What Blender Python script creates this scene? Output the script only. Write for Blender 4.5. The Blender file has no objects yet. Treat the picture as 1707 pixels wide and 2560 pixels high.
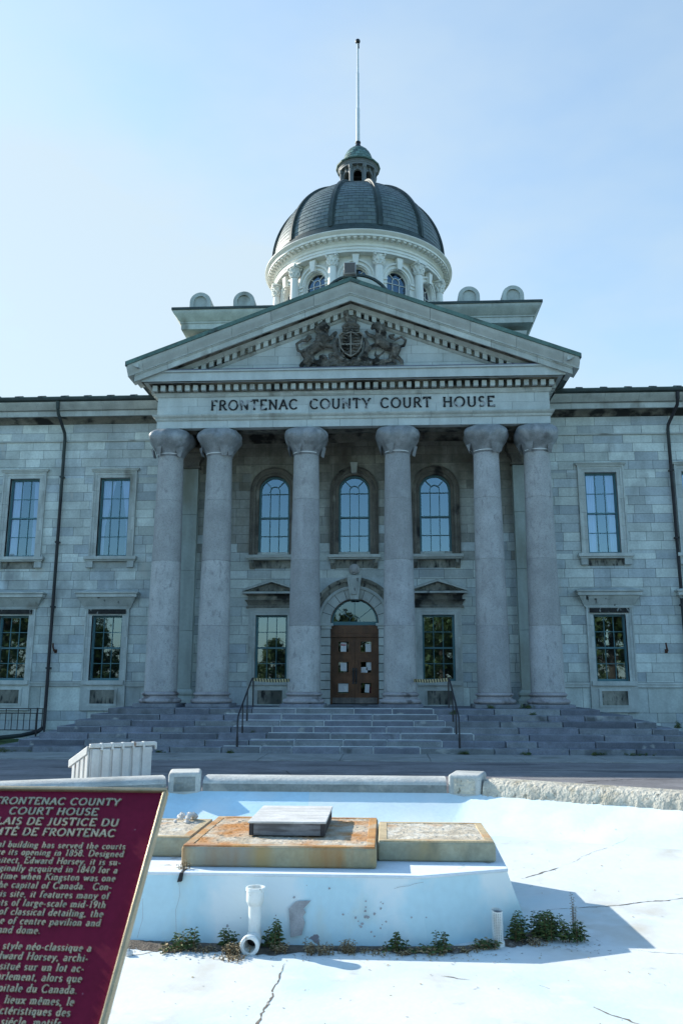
import bpy, math, random
from mathutils import Vector, Matrix
from mathutils import noise as mnoise
random.seed(7)
R = math.radians
S = bpy.context.scene
COL = S.collection
PI = math.pi

# ------------------------------------------------------------------ camera
CAMX = 1.128
cam = bpy.data.objects.new('camera', bpy.data.cameras.new('camera'))
COL.objects.link(cam)
cam.data.lens = 28.85
cam.data.sensor_width = 36
cam.data.clip_start = 0.05
cam.data.clip_end = 3000
cam.matrix_world = (Matrix.Translation((CAMX, 0, 2.08)) @ Matrix.Rotation(R(3.0), 4, 'Z')
                    @ Matrix.Rotation(R(90 + 11.75), 4, 'X') @ Matrix.Rotation(R(0.1), 4, 'Z'))
cam.data.dof.use_dof = True
cam.data.dof.focus_distance = 27
cam.data.dof.aperture_fstop = 8
S.camera = cam
S.render.resolution_x, S.render.resolution_y = 682, 1024

# ------------------------------------------------------------------ light
SUNV = Vector((-1.72, 0.85, 1.0)).normalized()          # towards the sun
SUN_EL = math.asin(SUNV.z)
SUN_AZ = math.atan2(SUNV.x, SUNV.y)                      # clockwise from +Y
w = bpy.data.worlds.new('World')
S.world = w
w.use_nodes = True
nt = w.node_tree
bg = nt.nodes['Background']
sky = nt.nodes.new('ShaderNodeTexSky')
sky.sky_type = 'NISHITA'
sky.sun_disc = False
sky.sun_elevation = SUN_EL
sky.sun_rotation = SUN_AZ
sky.air_density = 1.2
sky.dust_density = 0.6
sky.ozone_density = 4.0
# thin veil of high cloud in the northern half of the sky, whiter towards the sun and the horizon
def wn(kind, **kw):
    n_ = nt.nodes.new(kind)
    for k_, v_ in kw.items(): setattr(n_, k_, v_)
    return n_
tc = wn('ShaderNodeTexCoord')
sep = wn('ShaderNodeSeparateXYZ'); nt.links.new(tc.outputs['Generated'], sep.inputs[0])
north = wn('ShaderNodeMapRange'); north.inputs[1].default_value = 0.1; north.inputs[2].default_value = 0.75
nt.links.new(sep.outputs['Y'], north.inputs[0])
west = wn('ShaderNodeMapRange'); west.inputs[1].default_value = 0.42; west.inputs[2].default_value = -0.45; west.inputs[3].default_value = 0.30; west.inputs[4].default_value = 0.66
nt.links.new(sep.outputs['X'], west.inputs[0])
low = wn('ShaderNodeMapRange'); low.inputs[1].default_value = 0.75; low.inputs[2].default_value = 0.1; low.inputs[3].default_value = 0.0; low.inputs[4].default_value = 0.60
nt.links.new(sep.outputs['Z'], low.inputs[0])
mp_ = wn('ShaderNodeMapping'); mp_.inputs['Scale'].default_value = (1.0, 1.0, 2.2); mp_.inputs['Rotation'].default_value = (0.0, 0.5, 0.0)
nt.links.new(tc.outputs['Generated'], mp_.inputs[0])
cn = wn('ShaderNodeTexNoise'); cn.inputs['Scale'].default_value = 2.2; cn.inputs['Detail'].default_value = 5; cn.inputs['Roughness'].default_value = 0.55
nt.links.new(mp_.outputs[0], cn.inputs['Vector'])
cr = wn('ShaderNodeMapRange'); cr.inputs[1].default_value = 0.3; cr.inputs[2].default_value = 0.7; cr.inputs[3].default_value = 0.60; cr.inputs[4].default_value = 1.40
nt.links.new(cn.outputs['Fac'], cr.inputs[0])
def wm(op, a_, b_):
    m_ = wn('ShaderNodeMath', operation=op); m_.use_clamp = op == 'MULTIPLY'
    for i_, v_ in enumerate((a_, b_)): nt.links.new(v_, m_.inputs[i_])
    return m_.outputs[0]
veil_n = wm('MULTIPLY', wm('MULTIPLY', wm('ADD', west.outputs[0], low.outputs[0]), cr.outputs[0]), north.outputs[0])
rim = wn('ShaderNodeMapRange'); rim.inputs[1].default_value = 0.15; rim.inputs[2].default_value = 0.0; rim.inputs[3].default_value = 0.0; rim.inputs[4].default_value = 0.55
nt.links.new(sep.outputs['Z'], rim.inputs[0])
cap = wn('ShaderNodeMath', operation='MINIMUM'); nt.links.new(wm('MAXIMUM', veil_n, rim.outputs[0]), cap.inputs[0]); cap.inputs[1].default_value = 0.86
veil = cap.outputs[0]
vm = wn('ShaderNodeMix', data_type='RGBA')
nt.links.new(veil, vm.inputs[0]); nt.links.new(sky.outputs[0], vm.inputs[6])
vm.inputs[7].default_value = (2.50, 2.66, 3.0, 1)
tint = wn('ShaderNodeMix', data_type='RGBA', blend_type='MULTIPLY'); tint.inputs[0].default_value = 1.0
nt.links.new(vm.outputs[2], tint.inputs[6]); tint.inputs[7].default_value = (0.90, 1.0, 0.955, 1)
nt.links.new(tint.outputs[2], bg.inputs[0])
bg.inputs[1].default_value = 0.12
sun = bpy.data.objects.new('sun', bpy.data.lights.new('sun', 'SUN'))
COL.objects.link(sun)
sun.data.energy = 2.8
sun.data.angle = R(0.5)
sun.data.color = (1.0, 0.95, 0.84)
sun.rotation_euler = SUNV.to_track_quat('Z', 'Y').to_euler()
sun.location = (-30, 30, 40)
S.view_settings.view_transform = 'Standard'
S.view_settings.look = 'None'
S.view_settings.exposure = 1.39
S.view_settings.gamma = 1

# ------------------------------------------------------------------ materials
def lk(t, a, b): t.links.new(a, b)

def mat(name, col, rough=0.85, var=0.12, scale=2.5, bump=0.15, bscale=30, island=0.0, ihue=None, spec=0.3,
        stains=(), metal=0.0, streak=0.0, speck=None, bdist=0.01):
    """procedural surface: base colour x mottling x per-block variation, with stain layers and bump.
    stains = [(colour, scale, lo, hi, (sx,sy,sz))]"""
    m = bpy.data.materials.new(name)
    m.use_nodes = True
    t = m.node_tree
    n = t.nodes
    b = n['Principled BSDF']
    b.inputs['Roughness'].default_value = rough
    b.inputs['Metallic'].default_value = metal
    b.inputs['Specular IOR Level'].default_value = spec
    geo = n.new('ShaderNodeNewGeometry')
    pos = geo.outputs['Position']

    def noise(sc, det=4, stretch=None, off=0.0):
        nn = n.new('ShaderNodeTexNoise')
        nn.inputs['Scale'].default_value = sc
        nn.inputs['Detail'].default_value = det
        src = pos
        mp = n.new('ShaderNodeMapping')
        mp.inputs['Scale'].default_value = stretch or (1, 1, 1)
        mp.inputs['Location'].default_value = (off, off * 1.7, off * 0.6)
        lk(t, pos, mp.inputs['Vector'])
        lk(t, mp.outputs[0], nn.inputs['Vector'])
        return nn.outputs['Fac']

    def rng(fac, lo, hi, a, bb):
        mr = n.new('ShaderNodeMapRange')
        mr.inputs[1].default_value = lo
        mr.inputs[2].default_value = hi
        mr.inputs[3].default_value = a
        mr.inputs[4].default_value = bb
        lk(t, fac, mr.inputs[0])
        return mr.outputs[0]

    def mix(fac, a, bcol, mode='MIX'):
        mx = n.new('ShaderNodeMix')
        mx.data_type = 'RGBA'
        mx.blend_type = mode
        if isinstance(fac, (int, float)): mx.inputs[0].default_value = fac
        else: lk(t, fac, mx.inputs[0])
        for sock, v in ((mx.inputs[6], a), (mx.inputs[7], bcol)):
            if isinstance(v, tuple): sock.default_value = (*v[:3], 1)
            else: lk(t, v, sock)
        return mx.outputs[2]

    def mul(c, f):
        cb = n.new('ShaderNodeCombineColor')
        for i in range(3): lk(t, f, cb.inputs[i])
        return mix(1.0, c, cb.outputs[0], 'MULTIPLY')

    c = tuple(col)
    if island:
        oi = n.new('ShaderNodeObjectInfo')
        ad = n.new('ShaderNodeMath'); ad.operation = 'ADD'; lk(t, geo.outputs['Random Per Island'], ad.inputs[0]); lk(t, oi.outputs['Random'], ad.inputs[1])
        fq = n.new('ShaderNodeMath'); fq.operation = 'FRACT'; lk(t, ad.outputs[0], fq.inputs[0])
        rp = fq.outputs[0]
        if ihue:
            f = n.new('ShaderNodeMath'); f.operation = 'MULTIPLY'; f.inputs[1].default_value = 7.31
            lk(t, rp, f.inputs[0])
            fr = n.new('ShaderNodeMath'); fr.operation = 'FRACT'; lk(t, f.outputs[0], fr.inputs[0])
            c = mix(rng(fr.outputs[0], 0.35, 1, 0, 1), c, tuple(ihue))
        c = mul(c, rng(rp, 0, 1, 1 - island, 1 + island * 0.6))
    if var:
        c = mul(c, rng(noise(scale, 6), 0.3, 0.7, 1 - var, 1 + var))
        c = mul(c, rng(noise(scale * 9, 4, off=4.0), 0.3, 0.7, 1 - var * 0.6, 1 + var * 0.6))
    if streak:
        c = mul(c, rng(noise(3.0, 4, (1, 1, 0.12), 9.0), 0.35, 0.65, 1 - streak, 1 + streak))
    for k, st in enumerate(stains):
        sc, s_, lo, hi, stt = st
        c = mix(rng(noise(s_, 6, stt, 20.0 + 7 * k), lo, hi, 0, 1), c, tuple(sc))
    if speck:
        scol, ss, amt = speck
        vo = n.new('ShaderNodeTexVoronoi')
        vo.inputs['Scale'].default_value = ss
        lk(t, pos, vo.inputs['Vector'])
        c = mix(rng(vo.outputs['Distance'], amt, amt * 0.6, 0, 1), c, tuple(scol))
    if isinstance(c, tuple): b.inputs['Base Color'].default_value = (*c, 1)
    else: lk(t, c, b.inputs['Base Color'])
    if bump:
        bp = n.new('ShaderNodeBump')
        bp.inputs['Strength'].default_value = bump
        bp.inputs['Distance'].default_value = bdist
        lk(t, noise(bscale, 5, off=2.0), bp.inputs['Height'])
        lk(t, bp.outputs[0], b.inputs['Normal'])
    return m

def glass_mat(name, refl, tint, rough=0.02):
    m = bpy.data.materials.new(name)
    m.use_nodes = True
    t = m.node_tree; n = t.nodes
    for x in list(n):
        if x.type == 'BSDF_PRINCIPLED': n.remove(x)
    out = [x for x in n if x.type == 'OUTPUT_MATERIAL'][0]
    g = n.new('ShaderNodeBsdfGlossy'); g.inputs['Roughness'].default_value = rough
    g.inputs['Color'].default_value = (0.62, 0.83, 1.0, 1)
    tr = n.new('ShaderNodeBsdfTransparent'); tr.inputs['Color'].default_value = (*tint, 1)
    mx = n.new('ShaderNodeMixShader'); mx.inputs[0].default_value = refl
    lk(t, tr.outputs[0], mx.inputs[1]); lk(t, g.outputs[0], mx.inputs[2]); lk(t, mx.outputs[0], out.inputs[0])
    # old glass: faint waviness
    nn = n.new('ShaderNodeTexNoise'); nn.inputs['Scale'].default_value = 3.0
    bp = n.new('ShaderNodeBump'); bp.inputs['Strength'].default_value = 0.03; bp.inputs['Distance'].default_value = 0.02
    geo = n.new('ShaderNodeNewGeometry')
    lk(t, geo.outputs['Position'], nn.inputs['Vector']); lk(t, nn.outputs['Fac'], bp.inputs['Height'])
    lk(t, bp.outputs[0], g.inputs['Normal'])
    return m

BLK = (0.012, 0.013, 0.014)
CRUST = [((0.03, 0.03, 0.03), 5.0, 0.63, 0.72, (1, 1, 0.3)), ((0.25, 0.25, 0.22), 2.0, 0.55, 0.75, (1, 1, 0.5))]
M = {}
M['stone'] = mat('limestone_blocks', (0.565, 0.61, 0.575), island=0.20, ihue=(0.43, 0.48, 0.50), var=0.15, scale=1.6, bump=0.25, bscale=22,
                 streak=0.07, stains=[((0.30, 0.32, 0.31), 1.1, 0.60, 0.78, (1, 1, 0.6)), ((0.50, 0.50, 0.46), 2.0, 0.66, 0.76, (1, 1, 0.4))])
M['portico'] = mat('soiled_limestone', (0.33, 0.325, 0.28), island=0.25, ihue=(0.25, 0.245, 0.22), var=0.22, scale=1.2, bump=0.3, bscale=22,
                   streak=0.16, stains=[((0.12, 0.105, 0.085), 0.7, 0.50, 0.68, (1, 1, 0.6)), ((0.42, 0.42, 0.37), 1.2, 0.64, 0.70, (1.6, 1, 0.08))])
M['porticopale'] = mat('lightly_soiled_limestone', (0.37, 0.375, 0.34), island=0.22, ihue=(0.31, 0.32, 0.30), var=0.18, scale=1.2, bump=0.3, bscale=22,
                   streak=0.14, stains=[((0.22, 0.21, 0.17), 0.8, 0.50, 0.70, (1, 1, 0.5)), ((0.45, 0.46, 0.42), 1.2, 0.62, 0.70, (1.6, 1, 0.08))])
M['mortar'] = mat('dark_joint', (0.11, 0.11, 0.11), bump=0)
M['trim'] = mat('dressed_limestone', (0.49, 0.52, 0.495), island=0.14, var=0.12, scale=2, bump=0.12, bscale=30, streak=0.08,
                stains=[((0.26, 0.26, 0.23), 1.3, 0.60, 0.74, (1, 1, 0.5))])
M['frieze'] = mat('clean_limestone', (0.50, 0.54, 0.53), island=0.10, var=0.08, scale=2, bump=0.1, streak=0.06)
M['crust'] = mat('crusted_limestone', (0.43, 0.46, 0.44), island=0.15, var=0.14, bump=0.3, bscale=25, stains=CRUST)
M['heavy'] = mat('black_crusted_limestone', (0.30, 0.295, 0.25), island=0.2, var=0.2, bump=0.5, bscale=20,
                 stains=[((0.10, 0.10, 0.085), 1.8, 0.40, 0.62, (1, 1, 0.6)), ((0.04, 0.04, 0.038), 7.0, 0.52, 0.66, (1, 1, 0.35))])
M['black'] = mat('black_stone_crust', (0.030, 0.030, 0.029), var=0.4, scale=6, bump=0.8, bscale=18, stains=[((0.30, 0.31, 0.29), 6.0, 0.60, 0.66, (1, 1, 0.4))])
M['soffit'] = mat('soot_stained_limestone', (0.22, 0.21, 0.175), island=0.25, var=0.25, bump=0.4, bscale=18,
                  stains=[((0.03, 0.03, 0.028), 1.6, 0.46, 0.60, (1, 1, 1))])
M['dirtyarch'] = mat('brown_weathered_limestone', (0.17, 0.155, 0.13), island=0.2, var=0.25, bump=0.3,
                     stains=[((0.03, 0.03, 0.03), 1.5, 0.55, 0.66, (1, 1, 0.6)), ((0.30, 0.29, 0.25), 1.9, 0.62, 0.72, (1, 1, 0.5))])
M['column'] = mat('speckled_column_stone', (0.40, 0.398, 0.392), island=0.20, ihue=(0.36, 0.362, 0.37), var=0.13, scale=1.6, bump=0.5, bscale=26, streak=0.05,
                  speck=((0.17, 0.168, 0.17), 24, 0.25), stains=[((0.29, 0.285, 0.285), 7.0, 0.55, 0.72, (1, 1, 0.5)), ((0.46, 0.46, 0.47), 1.3, 0.62, 0.8, (1.5, 1, 0.15))])
M['base'] = mat('column_base_stone', (0.33, 0.315, 0.325), island=0.08, var=0.18, bump=0.6, bscale=22, speck=((0.13, 0.12, 0.12), 24, 0.2),
                stains=[((0.13, 0.115, 0.115), 2.3, 0.56, 0.68, (1, 1, 1.6))])
M['pilaster'] = mat('smooth_pilaster_stone', (0.37, 0.42, 0.40), island=0.06, var=0.10, scale=1.0, bump=0.1, streak=0.12,
                    stains=[((0.22, 0.22, 0.17), 0.6, 0.52, 0.72, (1, 1, 0.4))])
M['net'] = mat('grey_netting', (0.235, 0.245, 0.255), rough=0.42, var=0.25, scale=3, bump=0.35, bscale=9, spec=0.5,
               stains=[((0.36, 0.37, 0.385), 2.6, 0.52, 0.72, (1, 1, 0.7)), ((0.12, 0.12, 0.122), 2.2, 0.58, 0.75, (1, 1, 1))], bdist=0.03)
M['strap'] = mat('white_strap', (0.75, 0.75, 0.74), rough=0.5, var=0.05, bump=0)
M['slate'] = mat('dome_slate', (0.115, 0.15, 0.155), rough=0.5, island=0.17, ihue=(0.125, 0.165, 0.16), var=0.14, scale=1.5, bump=0.15, bscale=20, spec=0.5)
M['slategap'] = mat('slate_gap', (0.05, 0.06, 0.06), bump=0)
M['copper'] = mat('green_copper', (0.095, 0.165, 0.145), rough=0.6, var=0.25, scale=1.5, bump=0.1, stains=[((0.05, 0.06, 0.055), 2, 0.55, 0.7, (1, 1, 1))])
M['copperdark'] = mat('dark_copper', (0.045, 0.062, 0.060), rough=0.5, var=0.3, scale=2, bump=0.1)
M['copperlight'] = mat('pale_copper_shingle', (0.17, 0.27, 0.25), rough=0.6, island=0.3, ihue=(0.10, 0.15, 0.15), var=0.2, bump=0.1)
M['white'] = mat('white_painted_wood', (0.80, 0.79, 0.745), rough=0.55, var=0.05, scale=2, bump=0.05, streak=0.04)
M['greypaint'] = mat('grey_painted_wood', (0.16, 0.175, 0.18), rough=0.6, var=0.08, bump=0.05)
M['sash'] = mat('blue_green_painted_sash', (0.085, 0.19, 0.215), rough=0.5, var=0.08, scale=4, bump=0.05)
M['glass'] = glass_mat('window_glass', 0.22, (0.75, 0.85, 0.92))
M['glassdark'] = glass_mat('dark_window_glass', 0.14, (0.42, 0.38, 0.62))
M['dark'] = mat('dark_room', (0.02, 0.022, 0.026), rough=0.9, bump=0, var=0)
M['curtain'] = mat('lilac_white_curtain', (0.62, 0.56, 0.70), rough=0.9, var=0.06, bump=0.1, bscale=12)
M['wood'] = mat('varnished_oak', (0.145, 0.058, 0.024), rough=0.45, var=0.25, scale=3, bump=0.1, bscale=40, streak=0.25, spec=0.4)
M['woodpale'] = mat('bleached_oak', (0.20, 0.17, 0.15), rough=0.7, var=0.3, scale=5, bump=0.1, streak=0.3)
M['iron'] = mat('black_painted_iron', (0.018, 0.016, 0.02), rough=0.45, var=0.2, bump=0.05, spec=0.5)
M['pipe'] = mat('dark_brown_downpipe', (0.030, 0.028, 0.032), rough=0.5, var=0.3, scale=1, bump=0.05, stains=[((0.05, 0.075, 0.07), 1.0, 0.5, 0.7, (1, 1, 0.3))])
M['step'] = mat('blue_grey_step_stone', (0.19, 0.20, 0.235), rough=0.85, island=0.3, ihue=(0.23, 0.245, 0.25), var=0.2, scale=2.5, bump=0.6, bscale=14,
                stains=[((0.11, 0.115, 0.12), 1.8, 0.58, 0.72, (1, 1, 1)), ((0.33, 0.34, 0.33), 3.5, 0.64, 0.72, (0.6, 1, 1))])
M['jointpale'] = mat('pale_mortar', (0.50, 0.52, 0.50), bump=0.2)
M['concrete'] = mat('sidewalk_concrete', (0.27, 0.275, 0.265), var=0.15, scale=1.3, bump=0.3, bscale=40, stains=[((0.18, 0.18, 0.17), 0.9, 0.55, 0.7, (1, 1, 1))])
M['asphalt'] = mat('worn_asphalt', (0.185, 0.178, 0.185), rough=0.9, var=0.22, scale=0.9, bump=0.6, bscale=60,
                   stains=[((0.10, 0.097, 0.103), 0.55, 0.56, 0.66, (0.5, 1.6, 1)), ((0.24, 0.235, 0.23), 1.2, 0.60, 0.72, (0.4, 1.5, 1))], speck=((0.30, 0.29, 0.28), 18, 0.12))
M['crack'] = mat('road_crack', (0.03, 0.03, 0.032), bump=0)
M['grass'] = mat('lawn', (0.06, 0.10, 0.03), var=0.3, scale=1.5, bump=0.6, bscale=25)
M['floor'] = mat('faded_blue_basin_paint', (0.64, 0.665, 0.655), rough=0.75, var=0.04, scale=1.2, bump=0.25, bscale=18,
                 stains=[((0.50, 0.635, 0.67), 0.55, 0.48, 0.66, (1, 1, 1)), ((0.50, 0.465, 0.40), 1.1, 0.54, 0.74, (1, 1, 1)), ((0.66, 0.68, 0.67), 2.4, 0.55, 0.68, (1, 1, 1)), ((0.40, 0.385, 0.36), 3.0, 0.68, 0.80, (1, 1, 1)), ((0.28, 0.27, 0.26), 9, 0.72, 0.75, (1, 1, 1))])
M['bank'] = mat('shade_blue_basin_paint', (0.52, 0.71, 0.80), rough=0.75, var=0.06, scale=1.5, bump=0.25, bscale=18,
                stains=[((0.66, 0.76, 0.80), 0.9, 0.52, 0.72, (1, 1, 1))])  # blue bank paint with the deeper tone of its shaded stretch put in
M['bankpale'] = mat('sunlit_pale_basin_paint', (0.62, 0.73, 0.76), rough=0.75, var=0.05, scale=1.5, bump=0.25, bscale=18, stains=[((0.74, 0.78, 0.79), 0.9, 0.5, 0.7, (1, 1, 1))])  # same bank paint, painted paler where the sun falls on it
M['ped'] = mat('pale_blue_flaking_paint', (0.56, 0.745, 0.785), rough=0.75, var=0.05, scale=1.4, bump=0.25, bscale=16,
               stains=[((0.76, 0.82, 0.81), 1.3, 0.50, 0.62, (1, 1, 0.7)), ((0.60, 0.64, 0.56), 1.2, 0.57, 0.72, (1, 1, 0.5)), ((0.26, 0.24, 0.25), 4.2, 0.715, 0.725, (1, 1, 1))])
M['pedtop'] = mat('chalky_pale_paint', (0.68, 0.74, 0.78), rough=0.8, var=0.06, bump=0.3, bscale=16, stains=[((0.40, 0.40, 0.38), 3.0, 0.70, 0.74, (1, 1, 1))])
M['patch'] = mat('bare_cement', (0.37, 0.36, 0.36), var=0.2, scale=8, bump=0.5)
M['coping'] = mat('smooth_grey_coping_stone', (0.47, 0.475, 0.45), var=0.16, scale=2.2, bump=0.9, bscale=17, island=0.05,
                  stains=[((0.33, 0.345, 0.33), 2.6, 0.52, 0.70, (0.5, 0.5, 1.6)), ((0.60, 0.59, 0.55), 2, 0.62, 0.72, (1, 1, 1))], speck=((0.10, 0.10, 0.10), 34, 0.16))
M['kerbface'] = mat('dark_kerb_face', (0.25, 0.262, 0.245), var=0.22, scale=2.5, bump=1.0, bscale=16, bdist=0.02, stains=[((0.16, 0.175, 0.165), 2.6, 0.50, 0.66, (0.5, 0.5, 1.6)), ((0.36, 0.35, 0.31), 3, 0.60, 0.72, (1, 1, 1))])  # darker tone for the kerb's basin-side face and the left pier panel
M['rock'] = mat('rock_faced_pale_stone', (0.50, 0.465, 0.39), var=0.2, scale=3, bump=1.0, bscale=15, bdist=0.05, stains=[((0.33, 0.29, 0.21), 3, 0.56, 0.72, (1, 1, 1)), ((0.24, 0.22, 0.18), 11, 0.60, 0.70, (1, 1, 1))])
M['rust'] = mat('rust_stained_stone', (0.38, 0.355, 0.25), var=0.16, scale=3, bump=0.5, bscale=26,
                stains=[((0.40, 0.28, 0.13), 1.6, 0.44, 0.62, (1, 1, 0.45)), ((0.36, 0.15, 0.04), 2.2, 0.46, 0.66, (1, 1, 0.22)), ((0.30, 0.31, 0.27), 1.2, 0.50, 0.68, (1, 1, 0.3)), ((0.15, 0.155, 0.115), 2.4, 0.62, 0.74, (1, 1, 0.6))])
M['rustrim'] = mat('orange_rust_rim', (0.46, 0.24, 0.09), var=0.2, scale=4, bump=0.4,
                   stains=[((0.50, 0.42, 0.30), 2.6, 0.46, 0.62, (1, 1, 1)), ((0.33, 0.12, 0.04), 2.4, 0.52, 0.70, (1, 1, 1))])
M['rubble'] = mat('broken_aggregate', (0.45, 0.37, 0.27), var=0.2, scale=5, bump=0.7, bscale=26, bdist=0.02, island=0.0,
                  stains=[((0.56, 0.50, 0.41), 5, 0.48, 0.66, (1, 1, 1)), ((0.45, 0.20, 0.06), 1.7, 0.46, 0.62, (1, 1, 1))])
M['rustdull'] = mat('yellow_stained_stone', (0.36, 0.345, 0.25), var=0.16, scale=3, bump=0.5, bscale=26,
                    stains=[((0.37, 0.28, 0.14), 1.6, 0.48, 0.68, (1, 1, 0.4)), ((0.15, 0.155, 0.115), 2.4, 0.60, 0.74, (1, 1, 0.6))])
M['rustrimdull'] = mat('tan_slab_rim', (0.47, 0.37, 0.23), var=0.2, scale=4, bump=0.4, stains=[((0.42, 0.20, 0.08), 2.4, 0.54, 0.70, (1, 1, 1))])
M['rubbledull'] = mat('pale_broken_aggregate', (0.47, 0.41, 0.32), var=0.25, scale=6, bump=0.8, bscale=24, bdist=0.02, stains=[((0.60, 0.56, 0.48), 5, 0.48, 0.64, (1, 1, 1)), ((0.42, 0.22, 0.09), 1.4, 0.60, 0.72, (1, 1, 1))])
M['pvc'] = mat('white_pvc', (0.74, 0.765, 0.74), rough=0.4, var=0.05, scale=5, bump=0.05, spec=0.5, stains=[((0.52, 0.49, 0.42), 5, 0.58, 0.74, (1, 1, 0.35)), ((0.30, 0.27, 0.22), 14, 0.66, 0.74, (1, 1, 0.6))])
M['plaster'] = mat('white_plaster_lump', (0.62, 0.60, 0.57), var=0.15, scale=8, bump=0.6)
M['plank'] = mat('weathered_plank', (0.60, 0.585, 0.56), rough=0.85, var=0.14, scale=4, bump=0.4, bscale=20, island=0.06, streak=0,
                 stains=[((0.47, 0.45, 0.425), 2.0, 0.50, 0.66, (1.2, 14, 14))])
M['plankdark'] = mat('grey_plank_front', (0.22, 0.215, 0.22), rough=0.85, var=0.14, scale=4, bump=0.4, bscale=20, stains=[((0.13, 0.12, 0.12), 2.0, 0.48, 0.60, (1.2, 10, 14))])
M['endgrain'] = mat('dark_end_board', (0.05, 0.045, 0.045), var=0.2, bump=0.3)
M['dumpster'] = mat('white_dumpster_paint', (0.60, 0.60, 0.585), rough=0.5, var=0.08, scale=3, bump=0.12, bscale=7, streak=0.05, stains=[((0.42, 0.40, 0.37), 3, 0.56, 0.74, (1, 1, 0.3)), ((0.26, 0.13, 0.06), 7, 0.68, 0.76, (1, 1, 0.35))])
M['maroon'] = mat('maroon_enamel', (0.215, 0.010, 0.036), rough=0.55, var=0.12, scale=9, bump=0.05, spec=0.12, stains=[((0.36, 0.16, 0.20), 60, 0.74, 0.78, (1, 1, 1))])
M['bronze'] = mat('cast_bronze', (0.46, 0.36, 0.22), rough=0.45, var=0.15, scale=25, bump=0.1, metal=0.35, spec=0.5)
M['bronzelet'] = mat('raised_bronze_letters', (0.50, 0.42, 0.27), rough=0.4, var=0.12, scale=30, bump=0.1, metal=0.3, spec=0.5)
M['letter'] = mat('flaking_black_letter', (0.012, 0.012, 0.014), rough=0.6, var=0.1, bump=0.1, stains=[((0.36, 0.37, 0.39), 1.9, 0.56, 0.62, (1.4, 1, 1.6))])
M['arms'] = mat('sooty_carved_stone', (0.125, 0.115, 0.098), var=0.35, scale=6, bump=1.0, bscale=16, bdist=0.06,
                stains=[((0.025, 0.023, 0.02), 3, 0.50, 0.62, (1, 1, 1)), ((0.27, 0.25, 0.215), 5, 0.56, 0.70, (1, 1, 1))])
M['armspale'] = mat('worn_carved_stone', (0.24, 0.225, 0.195), var=0.3, scale=8, bump=0.5)
M['lead'] = mat('blue_grey_lead_flashing', (0.13, 0.14, 0.20), rough=0.5, var=0.2, bump=0.1)
M['paper'] = mat('white_paper', (0.78, 0.78, 0.78), rough=0.8, var=0.03, bump=0)
M['redink'] = mat('red_ink', (0.45, 0.03, 0.03), rough=0.8, var=0, bump=0)
M['greyink'] = mat('grey_print', (0.25, 0.25, 0.27), rough=0.8, var=0, bump=0)
M['yellow'] = mat('faded_yellow_tape', (0.44, 0.37, 0.20), rough=0.5, var=0.12, bump=0.05)
M['blacktape'] = mat('black_tape_stripe', (0.04, 0.038, 0.035), rough=0.5, var=0.1, bump=0)
M['leaf'] = mat('weed_leaf', (0.075, 0.13, 0.05), rough=0.6, island=0.45, ihue=(0.14, 0.17, 0.055), var=0.1, bump=0)
M['dry'] = mat('dry_weed', (0.44, 0.35, 0.21), rough=0.8, island=0.4, ihue=(0.33, 0.26, 0.15), var=0.1, bump=0)
M['stalk'] = mat('weed_stalk', (0.16, 0.10, 0.05), rough=0.8, var=0.1, bump=0)
M['crackfill'] = mat('earth_filled_crack', (0.15, 0.125, 0.10), var=0.35, scale=14, bump=0.3, stains=[((0.40, 0.38, 0.35), 9, 0.55, 0.66, (1, 1, 1))])
M['soil'] = mat('dark_soil', (0.12, 0.098, 0.078), rough=0.95, var=0.35, scale=12, bump=1.0, bscale=40, bdist=0.02, stains=[((0.25, 0.22, 0.19), 9, 0.6, 0.68, (1, 1, 1))])
M['treeleaf'] = mat('tree_leaf', (0.085, 0.125, 0.040), rough=0.6, island=0.45, ihue=(0.12, 0.15, 0.045), var=0.1, bump=0)
M['bark'] = mat('tree_bark', (0.09, 0.07, 0.05), var=0.3, bump=0.5)
M['floodlight'] = mat('brown_floodlight_housing', (0.12, 0.10, 0.085), rough=0.4, var=0.1, bump=0.05, spec=0.5)
M['greymetal'] = mat('grey_metal', (0.36, 0.36, 0.36), rough=0.45, var=0.1, bump=0)
M['flagpole'] = mat('white_painted_pole', (0.62, 0.64, 0.66), rough=0.45, var=0.06, bump=0)
M['rusty'] = mat('rusty_iron', (0.10, 0.045, 0.03), rough=0.8, var=0.3, bump=0.3)

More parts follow.
